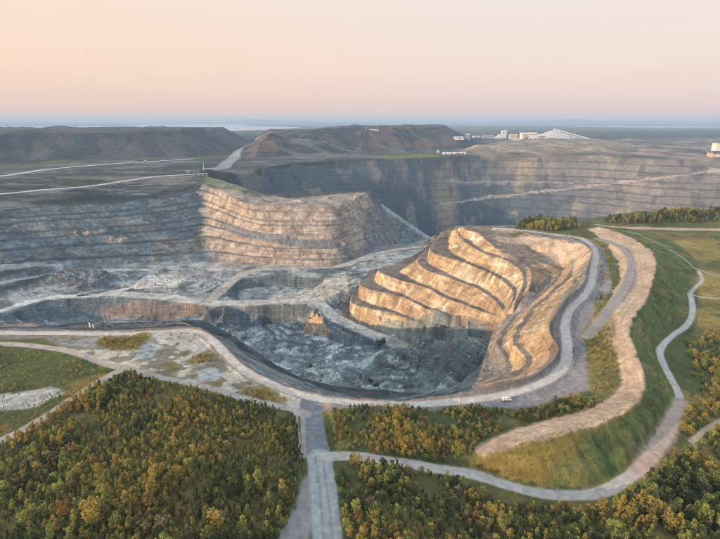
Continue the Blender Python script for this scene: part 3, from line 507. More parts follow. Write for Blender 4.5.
mottle = 1+(fbm(X, Y, 1.6, 3, 60)*0.5+n3*0.35)*(1-sstep(700, 2500, r_)*0.5); C = C*(1+pit*(fbm(X, Y, 5, 3, 67)*0.9+fbm(X, Y, 16, 3, 68)*0.7)*(1-sstep(1000, 1600, r_)))[:, None]; C *= np.clip(mottle, 0.5, 1.5)[:, None]; C = np.clip(C, 0.01, 0.8)  # random fine mottling of the ground colour

# ------------------------------------------------------------------ materials
def mat(name): m = bpy.data.materials.new(name); m.use_nodes = True; return m, m.node_tree, m.node_tree.nodes['Principled BSDF']
def terrain_mat():
    m, t, b = mat('terrain'); N = t.nodes.new; lk = t.links.new
    at = N('ShaderNodeAttribute'); at.attribute_name = 'soil'; rk = N('ShaderNodeAttribute'); rk.attribute_name = 'rockiness'
    g = N('ShaderNodeNewGeometry'); mp = N('ShaderNodeMapping'); mp.inputs['Scale'].default_value = (1, 1, 0.7); lk(g.outputs['Position'], mp.inputs[0])
    a = N('ShaderNodeTexNoise'); a.inputs['Scale'].default_value = 0.45; a.inputs['Detail'].default_value = 7; a.inputs['Roughness'].default_value = 0.68; lk(mp.outputs[0], a.inputs['Vector'])
    r = N('ShaderNodeMapRange'); lk(a.outputs[0], r.inputs[0]); r.inputs[1].default_value = 0.28; r.inputs[2].default_value = 0.72; r.inputs[3].default_value = 0.66; r.inputs[4].default_value = 1.32
    mp2 = N('ShaderNodeMapping'); mp2.inputs['Scale'].default_value = (0.06, 0.06, 0.9); lk(g.outputs['Position'], mp2.inputs[0]); s2 = N('ShaderNodeTexNoise'); s2.inputs['Scale'].default_value = 0.55; s2.inputs['Detail'].default_value = 4; lk(mp2.outputs[0], s2.inputs['Vector'])
    r2 = N('ShaderNodeMapRange'); lk(s2.outputs[0], r2.inputs[0]); r2.inputs[1].default_value = 0.3; r2.inputs[2].default_value = 0.7; r2.inputs[3].default_value = 0.72; r2.inputs[4].default_value = 1.28
    r3 = N('ShaderNodeMath'); r3.operation = 'MULTIPLY'; lk(r.outputs[0], r3.inputs[0]); lk(r2.outputs[0], r3.inputs[1]); r = r3
    vm = N('ShaderNodeMixRGB'); k_ = N('ShaderNodeMath'); k_.operation = 'MULTIPLY_ADD'; lk(rk.outputs['Fac'], k_.inputs[0]); k_.inputs[1].default_value = 0.8; k_.inputs[2].default_value = 0.2; lk(k_.outputs[0], vm.inputs[0]); vm.inputs[1].default_value = (1, 1, 1, 1); lk(r.outputs[0], vm.inputs[2])
    mu = N('ShaderNodeVectorMath'); mu.operation = 'MULTIPLY'; lk(at.outputs['Color'], mu.inputs[0]); lk(vm.outputs[0], mu.inputs[1]); lk(mu.outputs[0], b.inputs['Base Color'])
    b.inputs['Roughness'].default_value = 0.95; b.inputs['Specular IOR Level'].default_value = 0.15
    v = N('ShaderNodeTexVoronoi'); v.inputs['Scale'].default_value = 0.3; lk(mp.outputs[0], v.inputs['Vector'])
    ad = N('ShaderNodeMath'); ad.operation = 'MULTIPLY_ADD'; lk(v.outputs['Distance'], ad.inputs[0]); ad.inputs[1].default_value = 0.35; lk(a.outputs[0], ad.inputs[2])
    bu = N('ShaderNodeBump'); bu.inputs['Distance'].default_value = 2.2; lk(ad.outputs[0], bu.inputs['Height'])
    st = N('ShaderNodeMath'); st.operation = 'MULTIPLY_ADD'; lk(rk.outputs['Fac'], st.inputs[0]); st.inputs[1].default_value = 0.55; st.inputs[2].default_value = 0.06; lk(st.outputs[0], bu.inputs['Strength'])
    lk(bu.outputs[0], b.inputs['Normal']); return m
def plain(name, c, rough=0.6, metal=0.0, var=0.25, scale=1.5, emit=None):
    m, t, b = mat(name); N = t.nodes.new; a = N('ShaderNodeTexNoise'); a.inputs['Scale'].default_value = scale; a.inputs['Detail'].default_value = 5
    g = N('ShaderNodeTexCoord'); t.links.new(g.outputs['Object'], a.inputs['Vector'])
    r = N('ShaderNodeMapRange'); t.links.new(a.outputs[0], r.inputs[0]); r.inputs[3].default_value = 1-var; r.inputs[4].default_value = 1+var
    v = N('ShaderNodeVectorMath'); v.operation = 'SCALE'; v.inputs[0].default_value = c; t.links.new(r.outputs[0], v.inputs['Scale']); t.links.new(v.outputs[0], b.inputs['Base Color'])
    b.inputs['Roughness'].default_value = rough; b.inputs['Metallic'].default_value = metal; return m
M_TER = terrain_mat()
m_, t_, b_ = mat('lake_water'); b_.inputs['Base Color'].default_value = (0.30, 0.33, 0.36, 1); b_.inputs['Roughness'].default_value = 0.25; M_LAKE = m_

# ------------------------------------------------------------------ split the terrain sheet into its named parts
ii, jj = np.meshgrid(np.arange(nr-1), np.arange(na-1), indexing='ij'); base = (ii*na+jj).ravel()
quads = np.stack([base, base+1, base+na+1, base+na], 1)[:, ::-1]
fc = base; fp = PD[fc] > 0; hq = Hh[fc]
def near(P, w): return dist_line(X, Y, P, w+1)[fc] < w
cls = np.zeros(len(fc), int)
NAMES = ['ground', 'quarry_wall', 'quarry_floor', 'gravel_road', 'dirt_track', 'waste_rock_hill', 'lake', 'embankment', 'access_road']
slq = slope[fc]
cls[fp] = np.where(slq[fp] > 0.42, 1, 2)
for P in (DUMP1, DUMP2, DUMP3): cls[(sdf(X, Y, P, 10)[fc] > 3)] = 5
cls[(sdf(X, Y, EMB+[], 10)[fc] > 0) | (slp[fc] > 0)] = 7
for P, w in ((RIMROAD, 4.2), (TRAIL, 3.2), (TOPROADS[0], 7), (TOPROADS[1], 9)): cls[near(P, w)] = 3
for P, w in ((PITR[0], 6), (PITR[1], 6), (PITR[3], 9), (PITR[4], 7), (WRAMP, 7), (FARROAD, 6)): cls[near(P, w)] = 3
for P, w in ((TRAIL2, 2.4), (TRAIL3, 1.2), (TRAIL4, 1.4), (TRAIL5, 1.2), (LTRACK, 2.4), (LTRACK2, 2.4), (BANKROAD, 3.2), (RIDGE, 6)): cls[near(P, w)] = 4
for P, w in ((ACCESS_TOP, 5), (ACCESS, 4.5)): cls[near(P, w)] = 8
cls[lake[fc]] = 6
VV = np.stack([X, Y, Hh], 1).astype(np.float32)
for k, nm in enumerate(NAMES):
    q = quads[cls == k]
    if not len(q): continue
    u, inv = np.unique(q, return_inverse=True); inv = inv.reshape(-1, 4)
    me = bpy.data.meshes.new(nm); me.vertices.add(len(u)); me.loops.add(len(q)*4); me.polygons.add(len(q))
    me.vertices.foreach_set('co', VV[u].ravel()); me.loops.foreach_set('vertex_index', inv.ravel().astype(np.int32))
    me.polygons.foreach_set('loop_start', np.arange(0, len(q)*4, 4, dtype=np.int32)); me.update(calc_edges=True)
    me.polygons.foreach_set('use_smooth', np.ones(len(q), bool))
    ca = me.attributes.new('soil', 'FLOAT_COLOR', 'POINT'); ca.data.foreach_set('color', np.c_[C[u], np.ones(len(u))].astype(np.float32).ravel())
    ra = me.attributes.new('rockiness', 'FLOAT', 'POINT'); ra.data.foreach_set('value', ROCK[u].astype(np.float32))
    me.materials.append(M_LAKE if k == 6 else M_TER)
    o = bpy.data.objects.new(nm, me); COL.objects.link(o); o['kind'] = 'structure'
#--PART2--
# ------------------------------------------------------------------ object helpers
def put(name, verts, faces, m, parent=None, smooth_=False):
    me = bpy.data.meshes.new(name); me.from_pydata([tuple(v) for v in verts], [], faces); me.materials.append(m); me.update()
    if smooth_: me.polygons.foreach_set('use_smooth', [True]*len(me.polygons))
    o = bpy.data.objects.new(name, me); COL.objects.link(o); o.parent = parent; return o
class MB:
    def __init__(s): s.v = []; s.f = []
    def box(s, c, d, rot=0.0, taper=1.0, shift=0.0):
        cx, cy, cz = c; hx, hy, hz = d[0]/2, d[1]/2, d[2]/2; k = len(s.v); cr_, sr = math.cos(rot), math.sin(rot)
        for z, t, sh in ((-hz, 1, 0), (hz, taper, shift)):
            for x, y in ((-hx, -hy), (hx, -hy), (hx, hy), (-hx, hy)):
                x2, y2 = x*t+sh, y*t; s.v.append((cx+x2*cr_-y2*sr, cy+x2*sr+y2*cr_, cz+z))
        s.f += [tuple(k+i for i in q) for q in ((3,2,1,0),(4,5,6,7),(0,1,5,4),(1,2,6,5),(2,3,7,6),(3,0,4,7))]; return s
    def tube(s, a, b, r0, r1=None, n=8):
        r1 = r0 if r1 is None else r1; a, b = Vector(a), Vector(b); z = (b-a).normalized(); x = z.orthogonal().normalized(); y = z.cross(x); k = len(s.v)
        for p, r in ((a, r0), (b, r1)):
            for i in range(n): t = 2*math.pi*i/n; s.v.append(tuple(p+x*math.cos(t)*r+y*math.sin(t)*r))
        s.f += [(k+i, k+(i+1) % n, k+n+(i+1) % n, k+n+i) for i in range(n)]+[tuple(k+i for i in range(n))[::-1], tuple(k+n+i for i in range(n))]; return s
    def prism(s, prof, y0, y1):
        """profile in x-z, extruded along y"""
        k = len(s.v); n = len(prof); s.v += [(x, y0, z) for x, z in prof]+[(x, y1, z) for x, z in prof]
        s.f += [(k+i, k+n+i, k+n+(i+1) % n, k+(i+1) % n) for i in range(n)]+[tuple(k+i for i in range(n)), tuple(k+n+i for i in range(n))[::-1]]; return s
    def build(s, name, m, parent=None, sm=False): return put(name, s.v, s.f, m, parent, sm)
def thing(name, label, cat, loc, rz=0.0, group=None):
    o = bpy.data.objects.new(name, None); COL.objects.link(o); o.location = loc; o.rotation_euler.z = rz; o.empty_display_size = 1
    o['label'] = label; o['category'] = cat
    if group: o['group'] = group
    return o
KIDS = {}
def copy_tree(o, parent=None):
    c = o.copy(); COL.objects.link(c); c.parent = parent
    for ch in o.children: copy_tree(ch, c)
    return c
M = {}
for k, c, ro, me_ in (('white', (0.62,0.61,0.59), 0.5, 0), ('cream', (0.70,0.66,0.55), 0.6, 0), ('yellow', (0.62,0.38,0.05), 0.45, 0), ('dark', (0.025,0.028,0.032), 0.6, 0), ('rubber', (0.02,0.02,0.02), 0.8, 0), ('glass', (0.03,0.04,0.05), 0.15, 0), ('steel', (0.35,0.36,0.37), 0.4, 0.6), ('wood', (0.24,0.19,0.15), 0.85, 0), ('bark', (0.11,0.095,0.08), 0.9, 0), ('grey', (0.32,0.32,0.33), 0.7, 0), ('purple', (0.12,0.09,0.20), 0.6, 0), ('tan', (0.50,0.40,0.30), 0.8, 0), ('heap', (0.40,0.40,0.41), 0.95, 0), ('load', (0.20,0.20,0.19), 0.95, 0), ('red', (0.35,0.05,0.03), 0.5, 0)):
    M[k] = plain(k, c, ro, me_)

# ------------------------------------------------------------------ power poles beside the rim road
def single_pole(p, h, label, rz=0.3):
    t = thing('utility_pole', label, 'utility pole', p, rz, 'power poles along the rim road')
    MB().tube((0,0,-0.5), (0,0,h), 0.20, 0.12).build('pole', M['wood'], t, True)
    MB().box((0,0.16,h-0.8), (2.6,0.12,0.16)).build('cross_arm', M['wood'], t)
    for x in (-1.15, 0, 1.15): MB().tube((x,0.16,h-0.7), (x,0.16,h-0.35), 0.07, 0.05).build('insulator', M['grey'], t)
    return t
pp = hit([(561,393.5), (460,407.5), (573,352), (110,331), (90,327.5), (93.5,328.5), (506.5,401), (381,343.5), (394,337), (370.5,381.5), (376.5,386), (311,366.5), (86,295.5), (80,296)])
single_pole(pp[0], 10, 'tall bare power pole on the grey apron inside the bend of the rim road')
single_pole(pp[1], 8.5, 'power pole between the rim road and the scrub south of the pit')
single_pole(pp[2], 8.5, 'farther power pole on the apron right of the wavy bank')
t = thing('utility_pole', 'two-legged H-shaped power pole standing at the left rim of the pit', 'utility pole', pp[3], 0.05, 'power poles along the rim road')
for x in (-2.4, 2.4): MB().tube((x,0,-1), (x,0,12), 0.17, 0.11).build('pole', M['grey'], t, True)
MB().box((0,0.2,11.4), (7.4,0.14,0.2)).build('cross_arm', M['grey'], t)
MB().tube((-2.4,0,3.2), (2.4,0,6.2), 0.09).tube((2.4,0,3.2), (-2.4,0,6.2), 0.06).build('brace', M['grey'], t)
for x in (-3.8, 0, 3.8): MB().tube((x,0.2,11.3), (x,0.2,10.5), 0.10, 0.06).build('insulator', M['grey'], t)
for i, (q, h) in enumerate(((pp[4], 4.2), (pp[5], 3.4))):
    t = thing('marker_post', ('taller', 'shorter')[i]+' of two pale posts at the rim left of the H-shaped pole', 'marker post', q, 0, 'pale posts at the left rim')
    MB().box((0,0,h/2), (1.0-0.35*i,0.35,h)).build('post', M['white'], t); MB().box((0,0,0.05), (1.6,0.9,0.5)).build('footing', M['grey'], t)

# ------------------------------------------------------------------ vehicles and machines
def wheel(t, x, y, r, w, name='wheel'):
    o = MB().tube((x,y-w/2,r), (x,y+w/2,r), r, r, 14).build(name, M['rubber'], t, False); MB().tube((x,y-w/2-0.03,r), (x,y+w/2+0.03,r), r*0.5, r*0.5, 10).build('rim', M['steel'], o); return o
def van(p, rz, label, group=None, s=1.0, m='white'):
    t = thing('parked_van', label, 'van', p, rz, group); t.scale = (s, s, s)
    MB().prism([(-2.5,0.45),(2.5,0.45),(2.55,1.15),(1.9,1.35),(1.2,2.15),(-2.45,2.2)], -0.95, 0.95).build('body', M[m], t)
    MB().prism([(1.25,2.02),(1.86,1.38),(1.80,1.34),(1.19,1.98)][::-1], -0.85, 0.85).build('windscreen', M['glass'], t)
    for y in (-0.96, 0.96): MB().box((0.7,y,1.65), (0.9,0.03,0.5)).build('side_window', M['glass'], t)
    for x in (-1.6, 1.6):
        for y in (-0.88, 0.88): wheel(t, x, y, 0.38, 0.26)
    for y in (-0.7, 0.7): MB().box((2.56,y,0.85), (0.06,0.3,0.2)).build('headlight', M['steel'], t)
    return t
def haul_truck(p, rz, label, group, body='yellow', s=1.0, load=True):
    t = thing('haul_truck', label, 'haul truck', p, rz, group); t.scale = (s, s, s)
    MB().box((0.2,0,1.9), (9.2,2.6,0.8)).build('chassis', M['dark'], t)
    bed = MB().prism([(-5.2,3.4),(-4.6,2.7),(2.1,2.5),(2.9,5.0),(5.0,5.4),(5.0,5.75),(2.2,5.6),(1.6,4.9),(-5.0,4.6)], -2.9, 2.9).build('dump_bed', M[body], t)
    if load: MB().box((-1.6,0,5.1), (5.2,4.6,1.0), 0, 0.55).build('load', M['load'], bed)
    cab = MB().box((3.7,1.4,4.1), (1.7,1.8,1.6)).build('cab', M['white'], t); MB().box((4.57,1.4,4.4), (0.05,1.5,0.8)).build('windscreen', M['glass'], cab)
    MB().box((4.3,0,2.6), (1.8,5.0,1.3)).build('bonnet', M[body], t)
    for y in (-2.3, 2.3): wheel(t, 3.1, y, 1.6, 1.2); wheel(t, -2.9, y, 1.6, 1.5)
    return t
def excavator(p, rz, label, group, s=1.0):
    t = thing('excavator', label, 'excavator', p, rz, group); t.scale = (s, s, s)
    for y in (-1.5, 1.5): MB().prism([(-2.4,0.1),(2.4,0.1),(2.8,0.6),(2.3,1.1),(-2.3,1.1),(-2.8,0.6)], y-0.35, y+0.35).build('track', M['rubber'], t)
    MB().tube((0,0,1.0), (0,0,1.4), 1.2, 1.2, 14).build('turntable', M['dark'], t)
    h = MB().prism([(-3.0,1.4),(1.9,1.4),(1.9,2.4),(-0.3,2.9),(-3.0,2.9)], -1.5, 1.5).build('house', M['dark'], t)
    cab = MB().box((1.3,1.0,2.9), (1.4,1.0,1.7)).build('cab', M['dark'], t); MB().box((2.02,1.0,3.1), (0.04,0.8,1.0)).build('windscreen', M['glass'], cab)
    MB().prism([(1.6,2.0),(4.2,5.3),(6.8,4.6),(6.7,4.1),(4.4,4.6),(2.2,1.9)], -0.35, 0.05).build('boom', M['dark'], t)
    MB().prism([(6.4,5.1),(7.0,4.9),(8.0,2.0),(7.6,1.9)], -0.3, 0.0).build('stick', M['dark'], t)
    MB().prism([(7.3,2.1),(8.3,2.1),(8.5,1.0),(7.2,0.6),(6.9,1.3)], -0.75, 0.45).build('bucket', M['dark'], t)
    return t
van(pp[6], 0.12, 'white van parked on the grey verge beside the rim road', s=0.85)
haul_truck(pp[7], 0.1, 'dark blue-grey haul truck standing on the pale ramp at the foot of the golden benches', 'haul trucks in the near pit', 'dark', 1.0)
van(pp[8], 0.5, 'small white van at the top of the ramp below the golden benches')
excavator(pp[9], 2.4, 'dark excavator farther from the near rim on the pit floor', 'excavators on the near pit floor', 0.85)
excavator(pp[10], 0.4, 'dark excavator nearest the near rim on the pit floor', 'excavators on the near pit floor', 0.9)
excavator(pp[11], 1.2, 'lone dark excavator at the foot of the dark slope left of the near pit', None, 0.75)
haul_truck(pp[12], 0.2, 'front pale haul truck on the pale road across the left pit floor', 'pale haul trucks on the left pit road', 'grey', 0.62, False)
haul_truck(pp[13], 0.2, 'rear pale haul truck following on the pale road across the left pit floor', 'pale haul trucks on the left pit road', 'grey', 0.62, False)
for (px, py), lab in zip(((133,162),(146,161),(163,160.5),(188,159)), ('first from the left', 'second from the left', 'third from the left', 'at the right end of the road')):
    haul_truck(hit([(px, py+1)])[0], 0.2, 'pale truck on the road below the waste hill, '+lab, 'haul trucks on the upper road', 'white', 1.0, False)

# ------------------------------------------------------------------ buildings
def hall(p, dims, rz, label, name, cat, wallm='white', roofm='grey', group=None, extras=(), doors=2):
    l, w, h = dims; t = thing(name, label, cat, p, rz, group)
    wl = MB().box((0,0,h/2-2), (l,w,h+4)).build('wall', M[wallm], t)
    MB().prism([(-w/2-0.6,h),(w/2+0.6,h),(w/2+0.6,h+0.5),(0,h+w*0.11),(-w/2-0.6,h+0.5)], -l/2-0.6, l/2+0.6)
    r = MB(); r.prism([(-w/2-0.6,h+0.02),(w/2+0.6,h+0.02),(0,h+w*0.13+0.6)], -l/2-0.6, l/2+0.6); r.v = [(y, x, z) for x, y, z in r.v]; r.f = [f[::-1] for f in r.f]; r.build('roof', M[roofm], t)
    for i in range(doors): MB().box((-l/2+(i+0.5)*l/doors,-w/2-0.05,min(2.5,h*0.35)), (min(6,l/doors*0.4),0.2,min(5,h*0.7))).build('door', M['dark'], t)
    n = max(2, int(l/14)); b = MB()
    for i in range(n): MB().box((-l/2+(i+0.5)*l/n,-w/2-0.04,h*0.78), (l/n*0.5,0.12,h*0.14)).build('window', M['glass'], t)
    for (x, y, z, r0, hh) in extras: MB().tube((x,y,z), (x,y,z+hh), r0, r0, 12).build('stack' if r0 < 4 else 'tank', M['grey'], t, True)
    return t
bp = hit([(458.5,139.2),(467,139),(476,138.8),(488,138.6),(496,138.6),(503.5,138.4),(513,138.6),(524,138.6),(532,138.8),(541,139)])
def zf(p): return (p[0], p[1], p[2])
hall(zf(bp[0]), (46,30,9), 0.05, 'low white shed at the left end of the distant plant', 'industrial_building', 'building', group='buildings of the distant processing plant', doors=1)
hall(zf(bp[1]), (26,26,26), 0.0, 'narrow white block second from the left in the distant plant', 'industrial_building', 'building', group='buildings of the distant processing plant', doors=1)
hall(zf(bp[2]), (56,34,16), 0.1, 'grey-white hall with a round tank in the left half of the distant plant', 'industrial_building', 'building', 'grey', 'white', 'buildings of the distant processing plant', ((-18,-24,0,9,20),))
hall(zf(bp[3]), (90,40,18), 0.0, 'long mauve-grey hall in the middle of the distant plant', 'industrial_building', 'building', 'grey', 'grey', 'buildings of the distant processing plant', ((30,0,16,1.6,18),))
hall(zf(bp[4]), (60,30,12), 0.0, 'low white hall left of the white plant tower', 'industrial_building', 'building', 'white', 'white', 'buildings of the distant processing plant')
t = hall(zf(bp[5]), (34,34,56), 0.0, 'tall stepped white tower, the highest block of the distant plant', 'plant_tower', 'tower', 'white', 'white', 'buildings of the distant processing plant', ((12,0,50,1.8,16),), 1)
MB().box((-30,0,13), (30,34,34)).build('annex', M['white'], t)
hall(zf(bp[6]), (58,40,26), 0.0, 'tan hall right against the white plant tower', 'industrial_building', 'building', 'tan', 'tan', 'buildings of the distant processing plant')
hall(zf(bp[7]), (46,40,32), 0.1, 'bright cream hall in the right half of the distant plant', 'industrial_building', 'building', 'cream', 'white', 'buildings of the distant processing plant', ((-10,-28,0,8,24),))
hall(zf(bp[8]), (50,36,34), 0.0, 'pale pink-white block second from the right in the distant plant', 'industrial_building', 'building', 'white', 'cream', 'buildings of the distant processing plant')
hall(zf(bp[9]), (40,30,20), 0.0, 'small pale shed at the right end of the distant plant', 'industrial_building', 'building', 'grey', 'white', 'buildings of the distant processing plant', doors=1)
q = hit([(454,153.6),(438,153.2),(366,131),(374,130.8),(188,173),(196,175.5),(205,175.5),(204,171)])
hall(zf(q[0]), (96,14,5), 0.0, 'very long low white shed at the rim behind the big pit', 'long_shed', 'building', 'white', 'white', None, doors=4)
hall(zf(q[1]), (9,9,9), 0.0, 'small white block at the left end of the long shed', 'pump_house', 'building', 'white', 'white', None, doors=1)
hall(zf(q[3]), (40,12,5), 0.0, 'pale shed beside the mast on the waste hill', 'hilltop_shed', 'building', 'grey', 'white', None)
for k, (lab, d) in enumerate((('leftmost pale trailer on the flat above the left pit wall', (12,5,5)), ('middle and longest pale trailer on the flat above the left pit wall', (20,6,5)), ('rightmost pale trailer near the head of the green ramp', (14,6,6)))):
    hall(zf(q[4+k]), tuple(v_*0.75 for v_ in d), 0.2, lab, 'site_trailer', 'trailer', 'grey', 'grey', 'trailers above the left pit wall', doors=1)
def mast(p, h, label, w=1.2):
    t = thing('lattice_mast', label, 'mast', p, 0, 'masts'); m = MB()
    for x, y in ((-w,-w),(w,-w),(w,w),(-w,w)): MB().tube((x,y,-1), (x*0.3,y*0.3,h), 0.28, 0.16, 5).build('leg', M['white'], t)
    n = int(h/4)
    for i in range(n):
        z0, z1 = i*h/n, (i+1)*h/n; a = w*(1-0.7*z0/h); b = w*(1-0.7*z1/h)
        for s0, s1 in (((-1,-1),(1,-1)),((1,-1),(1,1)),((1,1),(-1,1)),((-1,1),(-1,-1))): m.tube((s0[0]*a,s0[1]*a,z0), (s1[0]*b,s1[1]*b,z1), 0.12, 0.12, 4)
    m.build('lattice', M['white'], t); MB().box((0,0,h+0.6), (1.6,1.6,1.2)).build('platform', M['white'], t); return t
mast(q[2], 30, 'white lattice mast on top of the dark waste hill', 2.2)
mast(q[7], 16, 'thin lattice mast beside the trailers above the left pit wall', 1.0)
# large plant at the right edge
g = hit([(716,157)])[0]
t = thing('process_building', 'big cream hall with dark purple lower roof at the right edge', 'building', (g[0]+12, g[1], g[2]), 0.0)
MB().box((8,6,8), (84,34,20)).build('lower_wall', M['tan'], t); MB().box((6,4,20), (96,40,5), 0, 0.95).build('lower_roof', M['purple'], t)
u = MB().box((14,18,36), (58,26,30)).build('upper_hall', M['cream'], t); MB().box((14,18,51.6), (61,29,1.4)).build('upper_roof', M['grey'], u)
MB().box((-10,-12.0,5), (22,6,9)).build('lean_to', M['white'], t)
for i in range(4): MB().box((-24+i*18,-11.2,13), (8,0.4,3)).build('window', M['glass'], t)
for i in range(3): MB().tube((30+i*8,0,22), (30+i*8,0,42), 1.2, 1.0, 10).build('stack', M['grey'], t, True)
# stockpile with its conveyor
g = hit([(563,138.3)])[0]; g = (g[0], g[1]+160, 0)
t = thing('ore_stockpile', 'pale cone of ore under a conveyor head, rising above the plain', 'stockpile', g)
rg_ = np.random.default_rng(5); V_, F_ = [(0,0,70)], []; NS, NR = 48, 10
for i in range(1, NR+1):
    for j in range(NS):
        a = 2*math.pi*j/NS; r0 = (14+i*i*1.0+i*15)*(1+0.10*math.sin(3*a+1)+0.05*rg_.normal()); zz = 70*(1-(i/NR))**1.15+rg_.normal()*0.7
        V_.append((r0*math.cos(a)*1.15, r0*math.sin(a), zz if i < NR else -6))
F_ += [(0, 1+j, 1+(j+1) % NS) for j in range(NS)]
for i in range(NR-1):
    for j in range(NS): a = 1+i*NS+j; b = 1+i*NS+(j+1) % NS; F_.append((a, a+NS, b+NS, b))
put('heap', V_, F_, M['heap'], t)
MB().box((0,0,74), (10,8,12)).build('conveyor_head', M['white'], t); MB().tube((0,0,76), (250,-40,8), 3.2, 3.2, 6).build('conveyor_gallery', M['white'], t)
for k in (0.3, 0.6, 0.85): MB().box((250*k,-40*k,(76-68*k)/2), (3,3,76-68*k)).build('trestle', M['steel'], t)

# ------------------------------------------------------------------ trees
def leaf_mat(name, c1, c2):
    m, t, b = mat(name); N = t.nodes.new; lk = t.links.new; oi = N('ShaderNodeObjectInfo'); g = N('ShaderNodeNewGeometry')
    n = N('ShaderNodeTexNoise'); n.inputs['Scale'].default_value = 0.9; n.inputs['Detail'].default_value = 3; lk(g.outputs['Position'], n.inputs['Vector'])
    ad = N('ShaderNodeMath'); ad.operation = 'MULTIPLY_ADD'; lk(oi.outputs['Random'], ad.inputs[0]); ad.inputs[1].default_value = 0.6; 
    s = N('ShaderNodeMath'); s.operation = 'MULTIPLY_ADD'; lk(n.outputs[0], s.inputs[0]); s.inputs[1].default_value = 1.3; s.inputs[2].default_value = -0.45; lk(s.outputs[0], ad.inputs[2])
    mx_ = N('ShaderNodeMixRGB'); lk(ad.outputs[0], mx_.inputs[0]); mx_.inputs[1].default_value = (*c1, 1); mx_.inputs[2].default_value = (*c2, 1); mx_.use_clamp = True
    lk(mx_.outputs[0], b.inputs['Base Color']); b.inputs['Roughness'].default_value = 0.7; b.inputs['Specular IOR Level'].default_value = 0.2
    tr = N('ShaderNodeBsdfTranslucent'); lk(mx_.outputs[0], tr.inputs[0]); ms = N('ShaderNodeMixShader'); ms.inputs[0].default_value = 0.5
    lk(b.outputs[0], ms.inputs[1]); lk(tr.outputs[0], ms.inputs[2]); lk(ms.outputs[0], t.nodes['Material Output'].inputs[0]); return m
LEAF = [leaf_mat('golden_leaves', (0.305,0.244,0.067), (0.537,0.415,0.122)), leaf_mat('olive_leaves', (0.171,0.177,0.055), (0.329,0.317,0.110)),
        leaf_mat('dark_green_leaves', (0.055,0.083,0.030), (0.122,0.146,0.051)), leaf_mat('yellow_green_leaves', (0.244,0.281,0.073), (0.427,0.439,0.134)), leaf_mat('rust_leaves', (0.244,0.146,0.055), (0.390,0.232,0.085)),
        leaf_mat('dry_shrub_leaves', (0.220,0.177,0.104), (0.366,0.299,0.171))]
LN = ['golden', 'olive', 'dark green', 'yellow-green', 'rust-brown', 'dry tan']
def crown_mesh(kind, seed, n=300):
    r = np.random.default_rng(seed); prof = {0: (0.36, 0.55, 0.16), 1: (0.22, 0.58, 0.12), 2: (0.15, 0.56, 0.05), 3: (0.55, 0.5, 0.08)}[kind]
    wd, cz, z0 = prof; nl = {0: 9, 1: 9, 2: 11, 3: 12}[kind]; V = []; Fc = []
    lobes = []
    for i in range(nl):
        z = z0+(1-z0)*(i+0.5)/nl*0.93; k = math.sin(math.pi*min(1, max(0.08, (z-z0)/(1-z0)*0.9+0.06)))**0.7 if kind != 2 else (1-(z-z0)/(1-z0))**0.75*1.15
        a = r.uniform(0, 6.28)*1.0+i*2.4; rr_ = wd*k*r.uniform(0.25, 0.6); lobes.append((rr_*math.cos(a), rr_*math.sin(a), z, wd*max(0.25, k)*r.uniform(0.42, 0.68)))
    for i in range(n):
        x, y, z, R0 = lobes[r.integers(nl)]; d = r.normal(size=3); d /= np.linalg.norm(d); p = np.array((x, y, z))+d*R0*np.array((1, 1, 0.95))*r.uniform(0.6, 1.08)**0.6
        if p[2] < 0.04: p[2] = 0.05+r.random()*0.1
        s = (0.030+0.026*r.random())*(1.25 if kind in (0, 3) else 1.0)*(300/n)**0.4; u = r.normal(size=3); u /= np.linalg.norm(u); v = np.cross(u, d+0.6*r.normal(size=3)); v /= np.linalg.norm(v)+1e-6
        k = len(V); V += [p-u*s, p-v*s*0.75, p+u*s*1.1, p+v*s*0.7]; Fc.append((k, k+1, k+2, k+3))
    return V, Fc
def trunk_mesh(kind, seed):
    r = random.Random(seed); m = MB(); b = Vector((r.uniform(-.02,.02), r.uniform(-.02,.02), 0.45)); c = b+Vector((r.uniform(-.03,.03), r.uniform(-.03,.03), 0.42))
    if kind == 3:
        for i in range(5): a = i*1.26+r.random(); m.tube((0,0,-0.05), (0.3*math.cos(a), 0.3*math.sin(a), 0.6), 0.018, 0.006, 4)
        return m.v, m.f
    m.tube((0,0,-0.06), b, 0.024, 0.016, 5); m.tube(b, c, 0.016, 0.005, 5)
    for i in range(4): a = i*1.7+r.random(); z = 0.25+0.13*i; w = {0: 0.3, 1: 0.18, 2: 0.12}[kind]; m.tube((b.x*z/0.45, b.y*z/0.45, z), (w*math.cos(a), w*math.sin(a), z+0.2), 0.011, 0.003, 4)
    return m.v, m.f
SH = [(0, 11), (0, 12), (1, 21), (1, 22), (2, 31), (3, 41)]
CR = []; TK = []
for k, s in SH:
    for store, (v, f), nm, mt in ((CR, crown_mesh(k, s, 560), 'crown', LEAF[0]), (TK, trunk_mesh(k, s), 'trunk', M['bark'])):
        me = bpy.data.meshes.new(nm); me.from_pydata([tuple(p) for p in v], [], f); me.materials.append(mt); store.append(me)
protos = bpy.data.collections.new('tree_kinds')       # source meshes for the massed scrub, one per shape and leaf colour
for ci in range(len(LEAF)):
    for si, (k, s) in enumerate(SH):
        v, f = crown_mesh(k, s+100, 300); tv, tf = trunk_mesh(k, s); n0 = len(v)
        me = bpy.data.meshes.new('tree_kind'); me.from_pydata([tuple(p) for p in v]+[tuple(p) for p in tv], [], f+[tuple(i+n0 for i in q_) for q_ in tf]); me.materials.append(LEAF[ci]); me.materials.append(M['bark'])
        me.polygons.foreach_set('material_index', [0]*len(f)+[1]*len(tf)); o = bpy.data.objects.new('tree_kind_%02d' % (ci*len(SH)+si), me); protos.objects.link(o)

